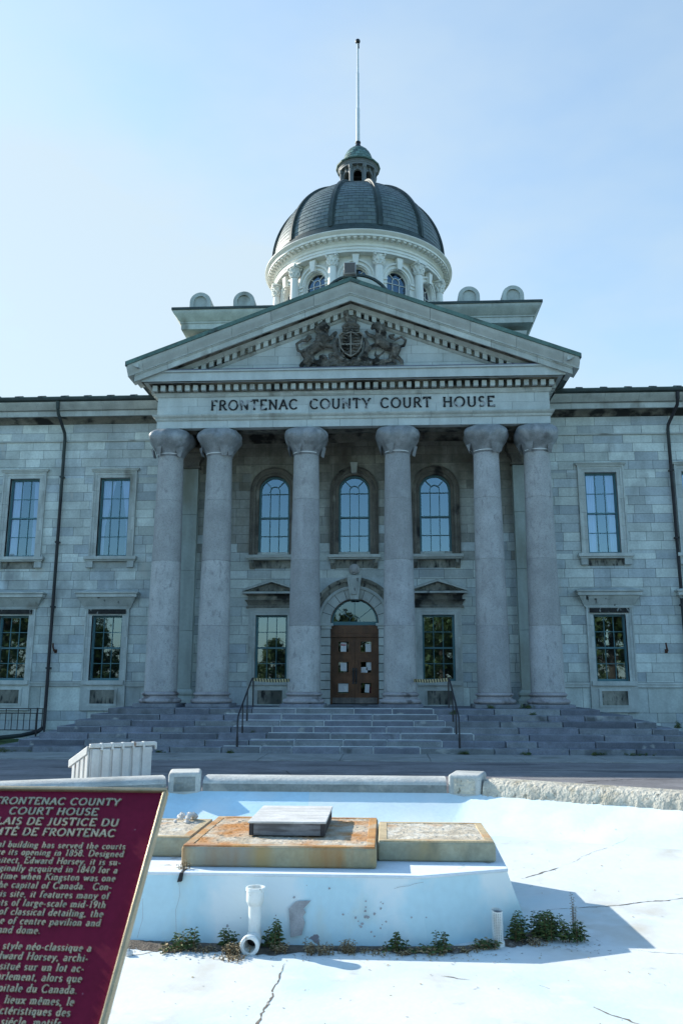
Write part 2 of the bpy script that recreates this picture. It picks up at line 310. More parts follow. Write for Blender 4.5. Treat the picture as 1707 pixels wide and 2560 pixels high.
# ------------------------------------------------------------------ mesh builder
class MB:
    def __init__(s): s.v = []; s.f = []; s.m = []
    def add(s, vs, fs, mi=0):
        o = len(s.v); s.v += [tuple(p) for p in vs]
        for f in fs: s.f.append(tuple(o + i for i in f)); s.m.append(mi)
    def box(s, x0, x1, y0, y1, z0, z1, mi=0):
        s.add([(x0,y0,z0),(x1,y0,z0),(x1,y1,z0),(x0,y1,z0),(x0,y0,z1),(x1,y0,z1),(x1,y1,z1),(x0,y1,z1)],
              [(0,3,2,1),(4,5,6,7),(0,1,5,4),(1,2,6,5),(2,3,7,6),(3,0,4,7)], mi)
    def hexa(s, b4, t4, mi=0):
        s.add(list(b4) + list(t4), [(3,2,1,0),(4,5,6,7),(0,1,5,4),(1,2,6,5),(2,3,7,6),(3,0,4,7)], mi)
    def prism(s, poly, y0, y1, mi=0, ax='y'):
        """poly of (x,z), counter-clockwise seen from -y, extruded along y (or (x,y) along z for ax='z')"""
        n = len(poly)
        if ax == 'y': vs = [(a, y0, b) for a, b in poly] + [(a, y1, b) for a, b in poly]
        elif ax == 'z': vs = [(a, b, y0) for a, b in poly] + [(a, b, y1) for a, b in poly]
        else: vs = [(y0, a, b) for a, b in poly] + [(y1, a, b) for a, b in poly]
        s.add(vs, [tuple(range(n)), tuple(range(2*n-1, n-1, -1))] + [(i, i+n, (i+1) % n + n, (i+1) % n) for i in range(n)], mi)
    def lathe(s, prof, n=32, c=(0,0), a0=0, a1=2*PI, mi=0, fn=None):
        full = abs(a1 - a0 - 2*PI) < 1e-6
        cols = n if full else n + 1
        vs = []
        for i in range(cols):
            a = a0 + (a1 - a0) * i / n
            for r, z in prof:
                rr = fn(r, a, z) if fn else r
                vs.append((c[0] + rr*math.cos(a), c[1] + rr*math.sin(a), z))
        k = len(prof); fs = []
        for i in range(n):
            j = (i + 1) % cols
            for q in range(k - 1): fs.append((i*k+q, j*k+q, j*k+q+1, i*k+q+1))
        s.add(vs, fs, mi)
    def sweep(s, path, prof, closed=False, mi=0, caps=True):
        """path: (x,y) points walked so that 'outward' is to the right; prof: (outward offset, z)"""
        n = len(path); offs = []
        for i, p in enumerate(path):
            p = Vector(p)
            a = Vector(path[i-1]) if (i > 0 or closed) else None
            b = Vector(path[(i+1) % n]) if (i < n-1 or closed) else None
            ns = []
            if a is not None: d = (p-a).normalized(); ns.append(Vector((d.y, -d.x)))
            if b is not None: d = (b-p).normalized(); ns.append(Vector((d.y, -d.x)))
            m = sum(ns, Vector((0, 0))).normalized()
            offs.append(m / max(0.3, m.dot(ns[0])))
        k = len(prof); vs = []
        for p, o in zip(path, offs):
            for d, z in prof: vs.append((p[0] + o.x*d, p[1] + o.y*d, z))
        fs = []
        for i in range(n if closed else n-1):
            j = (i+1) % n
            for q in range(k-1): fs.append((i*k+q, j*k+q, j*k+q+1, i*k+q+1))
        if caps and not closed:
            fs.append(tuple(range(k-1, -1, -1))); fs.append(tuple((n-1)*k + q for q in range(k)))
        s.add(vs, fs, mi)
    def tube(s, pts, r, n=8, mi=0, caps=True):
        pts = [Vector(p) for p in pts]
        rs = r if isinstance(r, (list, tuple)) else [r]*len(pts)
        vs = []; up = None
        for i, p in enumerate(pts):
            d = (pts[min(i+1, len(pts)-1)] - pts[max(i-1, 0)]).normalized()
            if up is None: up = Vector((0,0,1)) if abs(d.z) < 0.9 else Vector((1,0,0))
            x = d.cross(up)
            if x.length < 1e-4: up = Vector((0,1,0)); x = d.cross(up)
            x.normalize(); y = x.cross(d); up = y
            for k in range(n):
                a = 2*PI*k/n
                vs.append(p + (x*math.cos(a) + y*math.sin(a)) * rs[i])
        fs = []
        for i in range(len(pts)-1):
            for k in range(n):
                fs.append((i*n+k, i*n+(k+1) % n, (i+1)*n+(k+1) % n, (i+1)*n+k))
        if caps: fs.append(tuple(range(n-1, -1, -1))); fs.append(tuple((len(pts)-1)*n + k for k in range(n)))
        s.add(vs, fs, mi)
    def sphere(s, c, r, n=12, mi=0, sc=(1,1,1)):
        vs = []; fs = []
        h = n//2
        for i in range(h+1):
            t = PI*i/h
            for k in range(n):
                a = 2*PI*k/n
                vs.append((c[0]+r*sc[0]*math.sin(t)*math.cos(a), c[1]+r*sc[1]*math.sin(t)*math.sin(a), c[2]+r*sc[2]*math.cos(t)))
        for i in range(h):
            for k in range(n): fs.append((i*n+k, (i+1)*n+k, (i+1)*n+(k+1) % n, i*n+(k+1) % n))
        s.add(vs, fs, mi)
    def xf(s, mtx, start=0):
        for i in range(start, len(s.v)): s.v[i] = tuple(mtx @ Vector(s.v[i]))
    def build(s, name, mats, parent=None, origin=None, smooth=True, angle=35, bevel=0, seg=2):
        me = bpy.data.meshes.new(name)
        o0 = Vector(origin) if origin is not None else Vector((0, 0, 0))
        me.from_pydata([tuple(Vector(p) - o0) for p in s.v], [], s.f)
        for mm in (mats if isinstance(mats, (list, tuple)) else [mats]): me.materials.append(M[mm] if isinstance(mm, str) else mm)
        me.polygons.foreach_set('material_index', s.m)
        import bmesh
        bm = bmesh.new(); bm.from_mesh(me)
        bmesh.ops.recalc_face_normals(bm, faces=bm.faces[:])
        bm.to_mesh(me); bm.free()
        if smooth:
            me.polygons.foreach_set('use_smooth', [True]*len(me.polygons))
            me.set_sharp_from_angle(angle=R(angle))
        me.update()
        ob = bpy.data.objects.new(name, me); COL.objects.link(ob)
        ob.location = o0
        if parent is not None:
            ob.parent = parent
            ob.location = o0 - wloc(parent)
        if bevel:
            bv = ob.modifiers.new('bevel', 'BEVEL'); bv.width = bevel; bv.segments = seg; bv.limit_method = 'ANGLE'; bv.angle_limit = R(40)
        return ob

def wloc(o):
    v = Vector((0, 0, 0))
    while o is not None: v = v + Vector(o.location); o = o.parent
    return v

def tag(o, label=None, cat=None, group=None, kind=None):
    if label: o['label'] = label
    if cat: o['category'] = cat
    if group: o['group'] = group
    if kind: o['kind'] = kind
    return o

def thing(name, label, cat, loc=(0, 0, 0), group=None):
    o = bpy.data.objects.new(name, None); COL.objects.link(o); o.location = loc
    o.empty_display_size = 0.3
    return tag(o, label, cat, group)

def copy_tree(o, parent=None, delta=None):
    c = o.copy(); COL.objects.link(c)
    c.parent = parent if parent is not None else o.parent
    if delta is not None: c.location = Vector(o.location) + Vector(delta)
    for ch in o.children:
        copy_tree(ch, c)
    return c

def clip_intervals(a, b, cuts):
    iv = [(a, b)]
    for c0, c1 in cuts:
        nv = []
        for x0, x1 in iv:
            if c1 <= x0 or c0 >= x1: nv.append((x0, x1)); continue
            if c0 > x0: nv.append((x0, c0))
            if c1 < x1: nv.append((c1, x1))
        iv = nv
    return [q for q in iv if q[1] - q[0] > 0.02]

def block_wall(mb, x0, x1, zs, holes, y, rnd, lo=0.55, hi=1.25, depth=0.12, gap=0.0065, mfun=None):
    """ashlar courses: one box per stone, mortar sheet behind; holes = (x0,x1,z0,z1)"""
    for ci in range(len(zs)-1):
        za, zb = zs[ci], zs[ci+1]
        # split a course where a hole starts or ends inside it
        cutz = sorted({za, zb} | {h[2] for h in holes if za+.02 < h[2] < zb-.02} | {h[3] for h in holes if za+.02 < h[3] < zb-.02})
        joints = [x0]
        while joints[-1] < x1: joints.append(joints[-1] + rnd.uniform(lo, hi) * (1.0 if zb-za < .5 else 1.5))
        joints[-1] = x1
        for k in range(len(cutz)-1):
            a, b = cutz[k], cutz[k+1]
            mid = (a+b)/2
            cuts = [(h[0], h[1]) for h in holes if h[2] < mid < h[3]]
            for p, q in clip_intervals(x0, x1, cuts):
                mb.add([(p, y+.015, a), (q, y+.015, a), (q, y+.015, b), (p, y+.015, b)], [(0,1,2,3)], 1)
                js = [p] + [j for j in joints if p+.12 < j < q-.12] + [q]
                for u, v in zip(js, js[1:]):
                    g0 = gap if u != p else 0; g1 = gap if v != q else 0
                    yy = y + rnd.uniform(-.004, .004)
                    mb.box(u+g0, v-g1, yy, y+depth, a + (gap if k == 0 else 0), b - (gap if k == len(cutz)-2 else 0), mfun(a) if mfun else 0)

def arch_pts(hw, z0, zs, n=20):
    """outline up the right jamb, over the arch, down the left jamb -> list of (x,z,nx,nz)"""
    out = [(hw, z0, 1, 0), (hw, zs, 1, 0)]
    for i in range(1, n):
        a = PI*i/n
        out.append((hw*math.cos(a), zs + hw*math.sin(a), math.cos(a), math.sin(a)))
    out += [(-hw, zs, -1, 0), (-hw, z0, -1, 0)]
    return out

def arch_sweep(mb, pts, prof, fmap, mi=0):
    """prof = (outward radial offset, projection towards the viewer); fmap(x,z,p) -> 3-D"""
    k = len(prof); vs = []
    for x, z, nx, nz in pts:
        for d, p in prof: vs.append(fmap(x + nx*d, z + nz*d, p))
    fs = []
    for i in range(len(pts)-1):
        for q in range(k-1): fs.append((i*k+q, (i+1)*k+q, (i+1)*k+q+1, i*k+q+1))
    fs.append(tuple(range(k))); fs.append(tuple((len(pts)-1)*k + q for q in range(k-1, -1, -1)))
    mb.add(vs, fs, mi)

def spandrel(mb, pts, bx, ztop, fmap, p=0.0, mi=0):
    """plate filling between an arch outline and its bounding rectangle"""
    zs = pts[1][1]; hw = pts[0][0]
    vs = []
    for x, z, nx, nz in pts:
        vs.append(fmap(x, z, p))
        if z <= zs + 1e-6: vs.append(fmap(math.copysign(bx, x), z, p))
        else:
            t = min(bx/abs(nx) if abs(nx) > 1e-6 else 1e9, (ztop-zs)/nz)
            vs.append(fmap(nx*t, zs + nz*t, p))
    fs = []
    for i in range(len(pts)-1): fs.append((2*i, 2*i+1, 2*i+3, 2*i+2))
    mb.add(vs, fs, mi)
    # corners
    for i in range(len(pts)-1):
        a = vs[2*i+1]; b = vs[2*i+3]
        x1, z1, nx1, nz1 = pts[i]; x2, z2, nx2, nz2 = pts[i+1]
        if z1 >= zs-1e-6 and z2 >= zs-1e-6:
            t1 = bx/abs(nx1) if abs(nx1) > 1e-6 else 1e9; t2 = bx/abs(nx2) if abs(nx2) > 1e-6 else 1e9
            c1 = t1 <= (ztop-zs)/max(nz1, 1e-6); c2 = t2 <= (ztop-zs)/max(nz2, 1e-6)
            if c1 != c2:
                mb.add([a, b, fmap(math.copysign(bx, nx1+nx2), ztop, p)], [(0, 1, 2)], mi)

# ------------------------------------------------------------------ stroke lettering (serif capitals and lower case)
def arc(cx, cy, rx, ry, a0, a1, n=10):
    return [(cx + rx*math.cos(R(a0+(a1-a0)*i/n)), cy + ry*math.sin(R(a0+(a1-a0)*i/n))) for i in range(n+1)]
X = 0.60
G = {
 'A': (.80, [[(.04,0),(.40,1)],[(.40,1),(.76,0)],[(.17,.36),(.63,.36)]], [(.04,0),(.76,0)]),
 'B': (.68, [[(.12,0),(.12,1)],[(.12,1)]+arc(.36,.77,.22,.23,90,-90)+[(.12,.54)],[(.12,.54)]+arc(.38,.27,.25,.27,90,-90)+[(.12,0)]], []),
 'C': (.84, [arc(.46,.5,.40,.5,42,318,16)], []),
 'D': (.86, [[(.13,0),(.13,1)],[(.13,1)]+arc(.36,.5,.42,.5,90,-90,14)+[(.13,0)]], []),
 'E': (.68, [[(.13,0),(.13,1)],[(.04,1),(.60,1),(.60,.86)],[(.13,.52),(.48,.52)],[(.04,0),(.63,0),(.63,.16)]], []),
 'F': (.62, [[(.13,0),(.13,1)],[(.04,1),(.58,1),(.58,.84)],[(.13,.50),(.46,.50)]], [(.13,0)]),
 'H': (.86, [[(.14,0),(.14,1)],[(.72,0),(.72,1)],[(.14,.52),(.72,.52)]], [(.14,0),(.14,1),(.72,0),(.72,1)]),
 'I': (.30, [[(.15,0),(.15,1)]], [(.15,0),(.15,1)]),
 'J': (.46, [[(.30,1),(.30,.15)]+arc(.14,.12,.16,.16,0,-120,6)], [(.30,1)]),
 'K': (.80, [[(.14,0),(.14,1)],[(.68,1),(.14,.42)],[(.30,.58),(.74,0)]], [(.14,0),(.14,1),(.68,1),(.72,0)]),
 'L': (.64, [[(.14,0),(.14,1)],[(.04,0),(.58,0),(.58,.18)]], [(.14,1)]),
 'M': (1.0, [[(.14,0),(.16,1)],[(.16,1),(.50,.1)],[(.50,.1),(.84,1)],[(.84,1),(.86,0)]], [(.14,0),(.86,0)]),
 'N': (.88, [[(.14,0),(.14,1)],[(.14,1),(.74,0)],[(.74,0),(.74,1)]], [(.14,0),(.10,1),(.74,1)]),
 'O': (.96, [arc(.48,.5,.42,.5,0,360,22)], []),
 'P': (.66, [[(.13,0),(.13,1)],[(.13,1)]+arc(.34,.74,.26,.26,90,-90)+[(.13,.48)]], [(.13,0)]),
 'R': (.76, [[(.13,0),(.13,1)],[(.13,1)]+arc(.36,.76,.24,.24,90,-90)+[(.13,.52)],[(.34,.52),(.70,0)]], [(.13,0),(.70,0)]),
 'S': (.60, [arc(.30,.75,.22,.25,30,270,10)[:-1]+arc(.30,.25,.24,.25,90,-150,10)], []),
 'T': (.76, [[(.38,0),(.38,1)],[(.06,.84),(.06,1),(.70,1),(.70,.84)]], [(.38,0)]),
 'U': (.86, [[(.15,1),(.15,.34)]+arc(.43,.30,.28,.30,180,360,10)+[(.71,1)]], [(.15,1),(.71,1)]),
 'Y': (.80, [[(.06,1),(.40,.46)],[(.74,1),(.40,.46)],[(.40,.46),(.40,0)]], [(.06,1),(.74,1),(.40,0)]),
 'a': (.54, [arc(.25,.45,.17,.15,160,20,6)+[(.42,.1),(.50,.0)],[(.42,.36)]+arc(.24,.17,.17,.17,80,290,8)+[(.42,.10)]], []),
 'b': (.56, [[(.11,1),(.11,.04)],arc(.29,.29,.20,.29,150,-150,12)], [(.08,1)]),
 'c': (.48, [arc(.28,.30,.21,.30,45,315,12)], []),
 'd': (.58, [[(.44,1),(.44,0)],arc(.26,.29,.20,.29,30,330,12)], [(.42,1),(.47,0)]),
 'e': (.52, [[(.08,.33),(.45,.33)]+arc(.27,.30,.19,.30,8,310,14)], []),
 'f': (.36, [[(.14,0),(.14,.80)]+arc(.28,.82,.14,.17,180,45,6),[(.02,.58),(.30,.58)]], [(.14,0)]),
 'g': (.54, [arc(.24,.40,.17,.18,0,360,14),[(.24,.22),(.14,.12),(.22,.03),(.40,.0)]+arc(.26,-.12,.19,.13,50,-230,10),[(.38,.55),(.50,.58)]], []),
 'h': (.60, [[(.12,1),(.12,0)],[(.12,.42)]+arc(.30,.42,.16,.17,150,0,8)+[(.46,0)]], [(.09,1),(.12,0),(.46,0)]),
 'i': (.26, [[(.13,.58),(.13,0)],[(.13,.78),(.13,.84)]], [(.10,.58),(.13,0)]),
 'j': (.26, [[(.14,.58),(.14,-.15),(.04,-.26)],[(.14,.78),(.14,.84)]], [(.11,.58)]),
 'k': (.58, [[(.12,1),(.12,0)],[(.46,.58),(.14,.24)],[(.24,.34),(.50,0)]], [(.09,1),(.12,0),(.46,.58),(.5,0)]),
 'l': (.26, [[(.13,1),(.13,0)]], [(.10,1),(.13,0)]),
 'm': (.90, [[(.12,.58),(.12,0)],[(.12,.42)]+arc(.28,.42,.16,.17,150,0,8)+[(.44,0)],[(.44,.42)]+arc(.60,.42,.16,.17,150,0,8)+[(.76,0)]], [(.09,.58),(.12,0),(.44,0),(.76,0)]),
 'n': (.60, [[(.12,.58),(.12,0)],[(.12,.42)]+arc(.30,.42,.16,.17,150,0,8)+[(.46,0)]], [(.09,.58),(.12,0),(.46,0)]),
 'o': (.54, [arc(.27,.30,.20,.30,0,360,16)], []),
 'p': (.56, [[(.12,.58),(.12,-.28)],arc(.30,.29,.19,.29,150,-150,12)], [(.09,.58),(.12,-.28)]),
 'q': (.56, [[(.44,.58),(.44,-.28)],arc(.26,.29,.19,.29,30,330,12)], [(.44,-.28)]),
 'r': (.42, [[(.12,.58),(.12,0)],[(.12,.40)]+arc(.28,.42,.15,.16,150,40,6)], [(.09,.58),(.12,0)]),
 's': (.44, [arc(.22,.44,.14,.15,30,270,8)[:-1]+arc(.22,.145,.15,.145,90,-150,8)], []),
 't': (.36, [[(.14,.80),(.14,.12)]+arc(.24,.10,.10,.10,180,300,5),[(.03,.58),(.30,.58)]], []),
 'u': (.60, [[(.12,.58),(.12,.18)]+arc(.28,.17,.16,.17,180,340,8),[(.46,.58),(.46,0)]], [(.09,.58),(.43,.58),(.49,0)]),
 'v': (.54, [[(.06,.58),(.27,0)],[(.27,0),(.48,.58)]], [(.06,.58),(.48,.58)]),
 'w': (.80, [[(.05,.58),(.22,0)],[(.22,0),(.40,.55)],[(.40,.55),(.56,0)],[(.56,0),(.74,.58)]], [(.05,.58),(.74,.58)]),
 'x': (.54, [[(.07,.58),(.46,0)],[(.07,0),(.46,.58)]], [(.07,.58),(.46,.58),(.07,0),(.46,0)]),
 'y': (.54, [[(.06,.58),(.28,.02)],[(.48,.58),(.20,-.22),(.08,-.26)]], [(.06,.58),(.48,.58)]),
 '1': (.44, [[(.10,.84),(.24,1),(.24,0)]], [(.24,0)]),
 '0': (.58, [arc(.29,.5,.21,.5,0,360,18)], []),
 '4': (.60, [[(.40,0),(.40,1),(.05,.28),(.54,.28)]], [(.40,0)]),
 '5': (.54, [[(.44,1),(.14,1),(.12,.56)]+arc(.26,.32,.20,.32,110,-140,12)], []),
 '8': (.56, [arc(.28,.76,.17,.24,-90,270,14),arc(.28,.27,.20,.27,90,450,14)], []),
 '9': (.56, [arc(.28,.70,.19,.30,0,360,14),[(.47,.70),(.44,.3),(.20,0)]], []),
 '.': (.24, [[(.12,0),(.12,.07)]], []),
 ',': (.24, [[(.13,.06),(.07,-.14)]], []),
 '-': (.36, [[(.05,.29),(.30,.29)]], []),
}
G['\u00e9'] = (G['e'][0], G['e'][1] + [[(.24,.72),(.36,.90)]], [])
G['\u00ea'] = (G['e'][0], G['e'][1] + [[(.14,.72),(.27,.86),(.40,.72)]], [])
G['\u00c9'] = (G['E'][0], G['E'][1] + [[(.30,1.10),(.44,1.28)]], [])

def ribbon(mb, pts, wd, fmap, p0, p1, thin=0.55, mi=0):
    """one pen stroke: a mitred ribbon raised from depth p0 to p1"""
    n = len(pts)
    closed = n > 3 and abs(pts[0][0]-pts[-1][0]) < 1e-6 and abs(pts[0][1]-pts[-1][1]) < 1e-6
    vs = []
    for i, (x, y) in enumerate(pts):
        a = pts[i-1] if i > 0 else (pts[-2] if closed else pts[0])
        b = pts[i+1] if i < n-1 else (pts[1] if closed else pts[-1])
        d1 = Vector((x-a[0], y-a[1])); d2 = Vector((b[0]-x, b[1]-y))
        if d1.length < 1e-9: d1 = d2.copy()
        if d2.length < 1e-9: d2 = d1.copy()
        d1.normalize(); d2.normalize()
        t = (d1+d2)
        t = t.normalized() if t.length > 1e-6 else d1
        nn = Vector((-t.y, t.x))
        f = thin + (1-thin)*abs(t.y)
        h = wd*0.5*f / max(0.5, nn.dot(Vector((-d1.y, d1.x))))
        for s_ in (-1, 1):
            for p in (p0, p1): vs.append(fmap(x + nn.x*h*s_, y + nn.y*h*s_, p))
    fs = []
    for i in range(n-1):
        a = 4*i; b = 4*i+4
        fs += [(a+1, b+1, b+3, a+3), (a, b, b+1, a+1), (a+3, b+3, b+2, a+2)]
    if not closed: fs += [(0, 1, 3, 2), (4*n-4, 4*n-2, 4*n-1, 4*n-3)]
    mb.add(vs, fs, mi)

def text_width(t, sp=0.10): return sum((G[c][0] + sp) if c in G else 0.5 for c in t) - sp

def write(mb, t, x0, z0, h, fmap, depth, wd=0.15, width=None, sp=0.10, hx=1.0, mi=0, thin=0.55):
    """write t from x0 on the baseline z0, cap height h; width squeezes or spreads the line to fit"""
    k = hx if width is None else width / (text_width(t, sp)*h)
    x = x0; eps = 0
    for c in t:
        if c not in G: x += 0.5*h*k; continue
        adv, strokes, serifs = G[c]
        fm = lambda a, b, p, x=x: fmap(x + a*h*k, z0 + b*h, p)
        for s_ in strokes:
            eps = (eps + 1) % 9
            ribbon(mb, s_, wd, fm, 0, depth + eps*0.004*depth + eps*0.00008, thin, mi)
        for sx, sy in serifs:
            eps = (eps + 1) % 9
            dy = 0.03 if sy < 0.01 else -0.03
            ribbon(mb, [(sx-.12, sy+dy), (sx+.12, sy+dy)], wd*0.8, fm, 0, depth + eps*0.004*depth + eps*0.00008, 0.75, mi)
        x += (adv + sp)*h*k
    return x

# ================================================================== SETTING
# basin outline (inner face of the kerb walls), walked clockwise seen from above
BAS = [(-2.30,14.5),(2.45,14.5),(6.5,12.25),(8.7,9.0),(8.6,6.0),(6.4,3.9),(2.4,3.3),(-2.2,3.3),(-6.2,3.9),(-8.4,6.0),(-8.6,9.2),(-6.5,12.68)]
BC = (0.1, 9.4)
def seg_dist(px, py, a, b):
    ax, ay = a; bx, by = b
    dx, dy = bx-ax, by-ay
    t = max(0, min(1, ((px-ax)*dx + (py-ay)*dy)/(dx*dx+dy*dy)))
    return math.hypot(px-ax-t*dx, py-ay-t*dy)
def wall_dist(x, y): return min(seg_dist(x, y, BAS[i], BAS[(i+1) % len(BAS)]) for i in range(len(BAS)))
def prof_z(d):
    if d < 0.95: t = d/0.95; return 0.27 - 0.45*(1-(1-t)**1.25)
    t = min(1, (d-0.95)/3.4)
    return -0.18 - 0.32*(1-(1-t)**1.5)
def floor_z(x, y): return prof_z(wall_dist(x, y))
def ray_poly(cx, cy, a, poly):
    dx, dy = math.cos(a), math.sin(a); best = 1e9
    for i in range(len(poly)):
        x1, y1 = poly[i]; x2, y2 = poly[(i+1) % len(poly)]
        ex, ey = x2-x1, y2-y1
        den = dx*ey - dy*ex
        if abs(den) < 1e-9: continue
        t = ((x1-cx)*ey - (y1-cy)*ex)/den; u = ((x1-cx)*dy - (y1-cy)*dx)/den
        if t > 0 and -1e-6 <= u <= 1+1e-6: best = min(best, t)
    return best
def offset_poly(poly, d):
    out = []
    n = len(poly)
    for i in range(n):
        a = Vector(poly[i-1]); p = Vector(poly[i]); b = Vector(poly[(i+1) % n])
        d1 = (p-a).normalized(); d2 = (b-p).normalized()
        n1 = Vector((-d1.y, d1.x)); n2 = Vector((-d2.y, d2.x))
        m = (n1+n2).normalized(); m = m/m.dot(n1)
        out.append((p.x + m.x*d, p.y + m.y*d))
    return out
BASO = offset_poly(BAS, 0.66)

def ring_sheet(name, inner, rect, zfun, matname, kind='structure'):
    """flat sheet with a hole: from a polygon out to a rectangle"""
    mb = MB(); n = 144
    corners = [math.atan2(y-BC[1], x-BC[0]) for x in rect[:2] for y in rect[2:]]
    angs = sorted([2*PI*i/n - PI for i in range(n)] + corners + [math.atan2(y-BC[1], x-BC[0]) for x, y in inner])
    rp = [(rect[0],rect[2]),(rect[1],rect[2]),(rect[1],rect[3]),(rect[0],rect[3])]
    vs = []
    for a in angs:
        r0 = ray_poly(*BC, a, inner); r1 = ray_poly(*BC, a, rp)
        for f in (0, .12, .3, .6, 1):
            r = r0 + (r1-r0)*f
            x = BC[0]+r*math.cos(a); y = BC[1]+r*math.sin(a)
            vs.append((x, y, zfun(x, y)))
    k = 5; m = len(angs); fs = []
    for i in range(m):
        j = (i+1) % m
        for q in range(k-1): fs.append((i*k+q, j*k+q, j*k+q+1, i*k+q+1))
    mb.add(vs, fs)
    return tag(mb.build(name, matname), kind=kind)

ring_sheet('ground', offset_poly(BAS, 0.45), (-900, 900, -900, 900), lambda x, y: -0.02, 'grass')
def road_z(x, y): return 0.004 + 0.09*max(0, min(1, (23-y)/6))
ring_sheet('road', offset_poly(BAS, 0.40), (-70, 70, -2.2, 23.0), road_z, 'asphalt')
mb = MB()
x = -60
rr = random.Random(3)
while x < 60:
    L = rr.uniform(1.5, 2.6)
    mb.box(x+.008, x+L-.008, 23.0, 25.14, -.1, .03+rr.uniform(-.004, .004))
    x += L
tag(mb.build('pavement', 'concrete', bevel=.01), kind='structure')
mb = MB()
mb.box(-60, 60, 25.12, 60, -.3, .02)
tag(mb.build('lawn', 'grass'), kind='structure')

# fountain basin: painted floor, cracks
FB = thing('fountain_basin', 'wide empty fountain basin with cracked faded pale blue paint', 'fountain basin', (BC[0], BC[1], -.5))
mb = MB(); n = 240
angs = sorted([2*PI*i/n - PI for i in range(n)] + [math.atan2(y-BC[1], x-BC[0]) for x, y in BAS])
ds = [0, .1, .2, .35, .5, .7, .95, 1.15, 1.4, 1.8, 2.3, 3.0]
vs = []; NN = len(ds)+6
for a in angs:
    r1 = ray_poly(*BC, a, BAS)
    rl = [r1 - d for d in ds] + [(r1-3.0)*f for f in (.85, .65, .45, .3, .15, .02)]
    for r in rl:
        xx = BC[0]+r*math.cos(a); yy = BC[1]+r*math.sin(a)
        vs.append((xx, yy, floor_z(xx, yy)))
fs = []; fmi = []
for i in range(len(angs)):
    j = (i+1) % len(angs)
    for q in range(NN-1):
        fs.append((i*NN+q, j*NN+q, j*NN+q+1, i*NN+q+1)); fmi.append((1 if math.cos(angs[i]) < -.03 or math.sin(angs[i]) < 0 else 2) if q < 6 else 0)  # bank: shade-toned paint left and front, sun-paled paint at back right
mb.add(vs, fs); mb.m = fmi
mb.build('basin_floor', ['floor', 'bank', 'bankpale'], FB, angle=20)

def crack(pts, wmax, seed, parent, name='crack', matname='crackfill', zf=floor_z, lift=.004):
    rd = random.Random(seed); mb = MB(); P_ = []
    for i in range(len(pts)-1):
        a = Vector(pts[i]); b = Vector(pts[i+1]); m = max(2, int((b-a).length/.045))
        for k in range(m): P_.append(a.lerp(b, k/m))
    P_.append(Vector(pts[-1])); n = len(P_)
    vs = []; jit = 0
    for i, p in enumerate(P_):
        d = (P_[min(i+1, n-1)] - P_[max(i-1, 0)]).normalized(); nn = Vector((-d.y, d.x))
        jit = jit*.8 + rd.uniform(-.014, .014)
        wd = wmax*.75*(.2+.8*rd.random())*min(1, .15 + 3*min(i, n-1-i)/n)
        for s_ in (-1, 1):
            q = p + nn*(jit + s_*wd*.5)
            vs.append((q.x, q.y, zf(q.x, q.y) + lift))
    mb.add(vs, [(2*i, 2*i+1, 2*i+3, 2*i+2) for i in range(n-1)])
    return mb.build(name, matname, parent)
for k, (pts, wd) in enumerate([
    ([(.17,6.2),(.15,6.96),(.14,7.33),(.17,7.93),(.20,8.35)], .035),
    ([(2.45,7.92),(2.71,7.57),(2.97,7.12),(3.25,6.55)], .045),
    ([(2.85,11.35),(3.1,11.5),(3.42,11.75)], .05),
    ([(2.75,10.2),(3.62,10.27),(4.55,10.44),(5.6,10.5)], .028),
    ([(3.4,9.0),(4.1,8.75),(4.9,8.7),(6.0,8.5)], .02),
    ([(1.6,8.1),(1.85,8.0)], .02), ([(-1.5,8.45),(-1.25,8.55),(-1.05,8.75)], .02),
    ([(3.42,11.75),(4.0,12.3),(4.6,12.6)], .012), ([(2.2,12.4),(1.9,13.1)], .03)]):
    crack(pts, wd, k, FB)

# road cracks
for k, (pts, wd) in enumerate([([(2.6,19.2),(3.4,18.6),(4.1,18.4)], .05), ([(4.9,17.6),(5.4,18.1),(6.4,18.6),(8.0,18.7)], .06), ([(3.2,17.9),(3.8,17.5),(5.0,17.0)], .05),
        ([(-9.5,19.5),(-7.5,19.9),(-5.8,21.3),(-4.6,21.6)], .07), ([(-8.6,17.4),(-7.7,18.2),(-5.5,18.6)], .06), ([(-3.6,21.8),(-.5,21.6),(2.4,21.9)], .07), ([(-10,18.2),(-8.0,18.0),(-6.4,18.9)], .06),
        ([(6.5,17.2),(7.2,16.6),(8.6,16.2)], .05), ([(-2.5,20.9),(-1.2,20.0),(-.9,18.6)], .04), ([(1.6,21.0),(3.1,20.4),(6.4,20.6),(10,20.2)], .05)]):
    tag(crack(pts, wd, 50+k, None, 'road_crack', 'crack', road_z, .006), kind='structure')

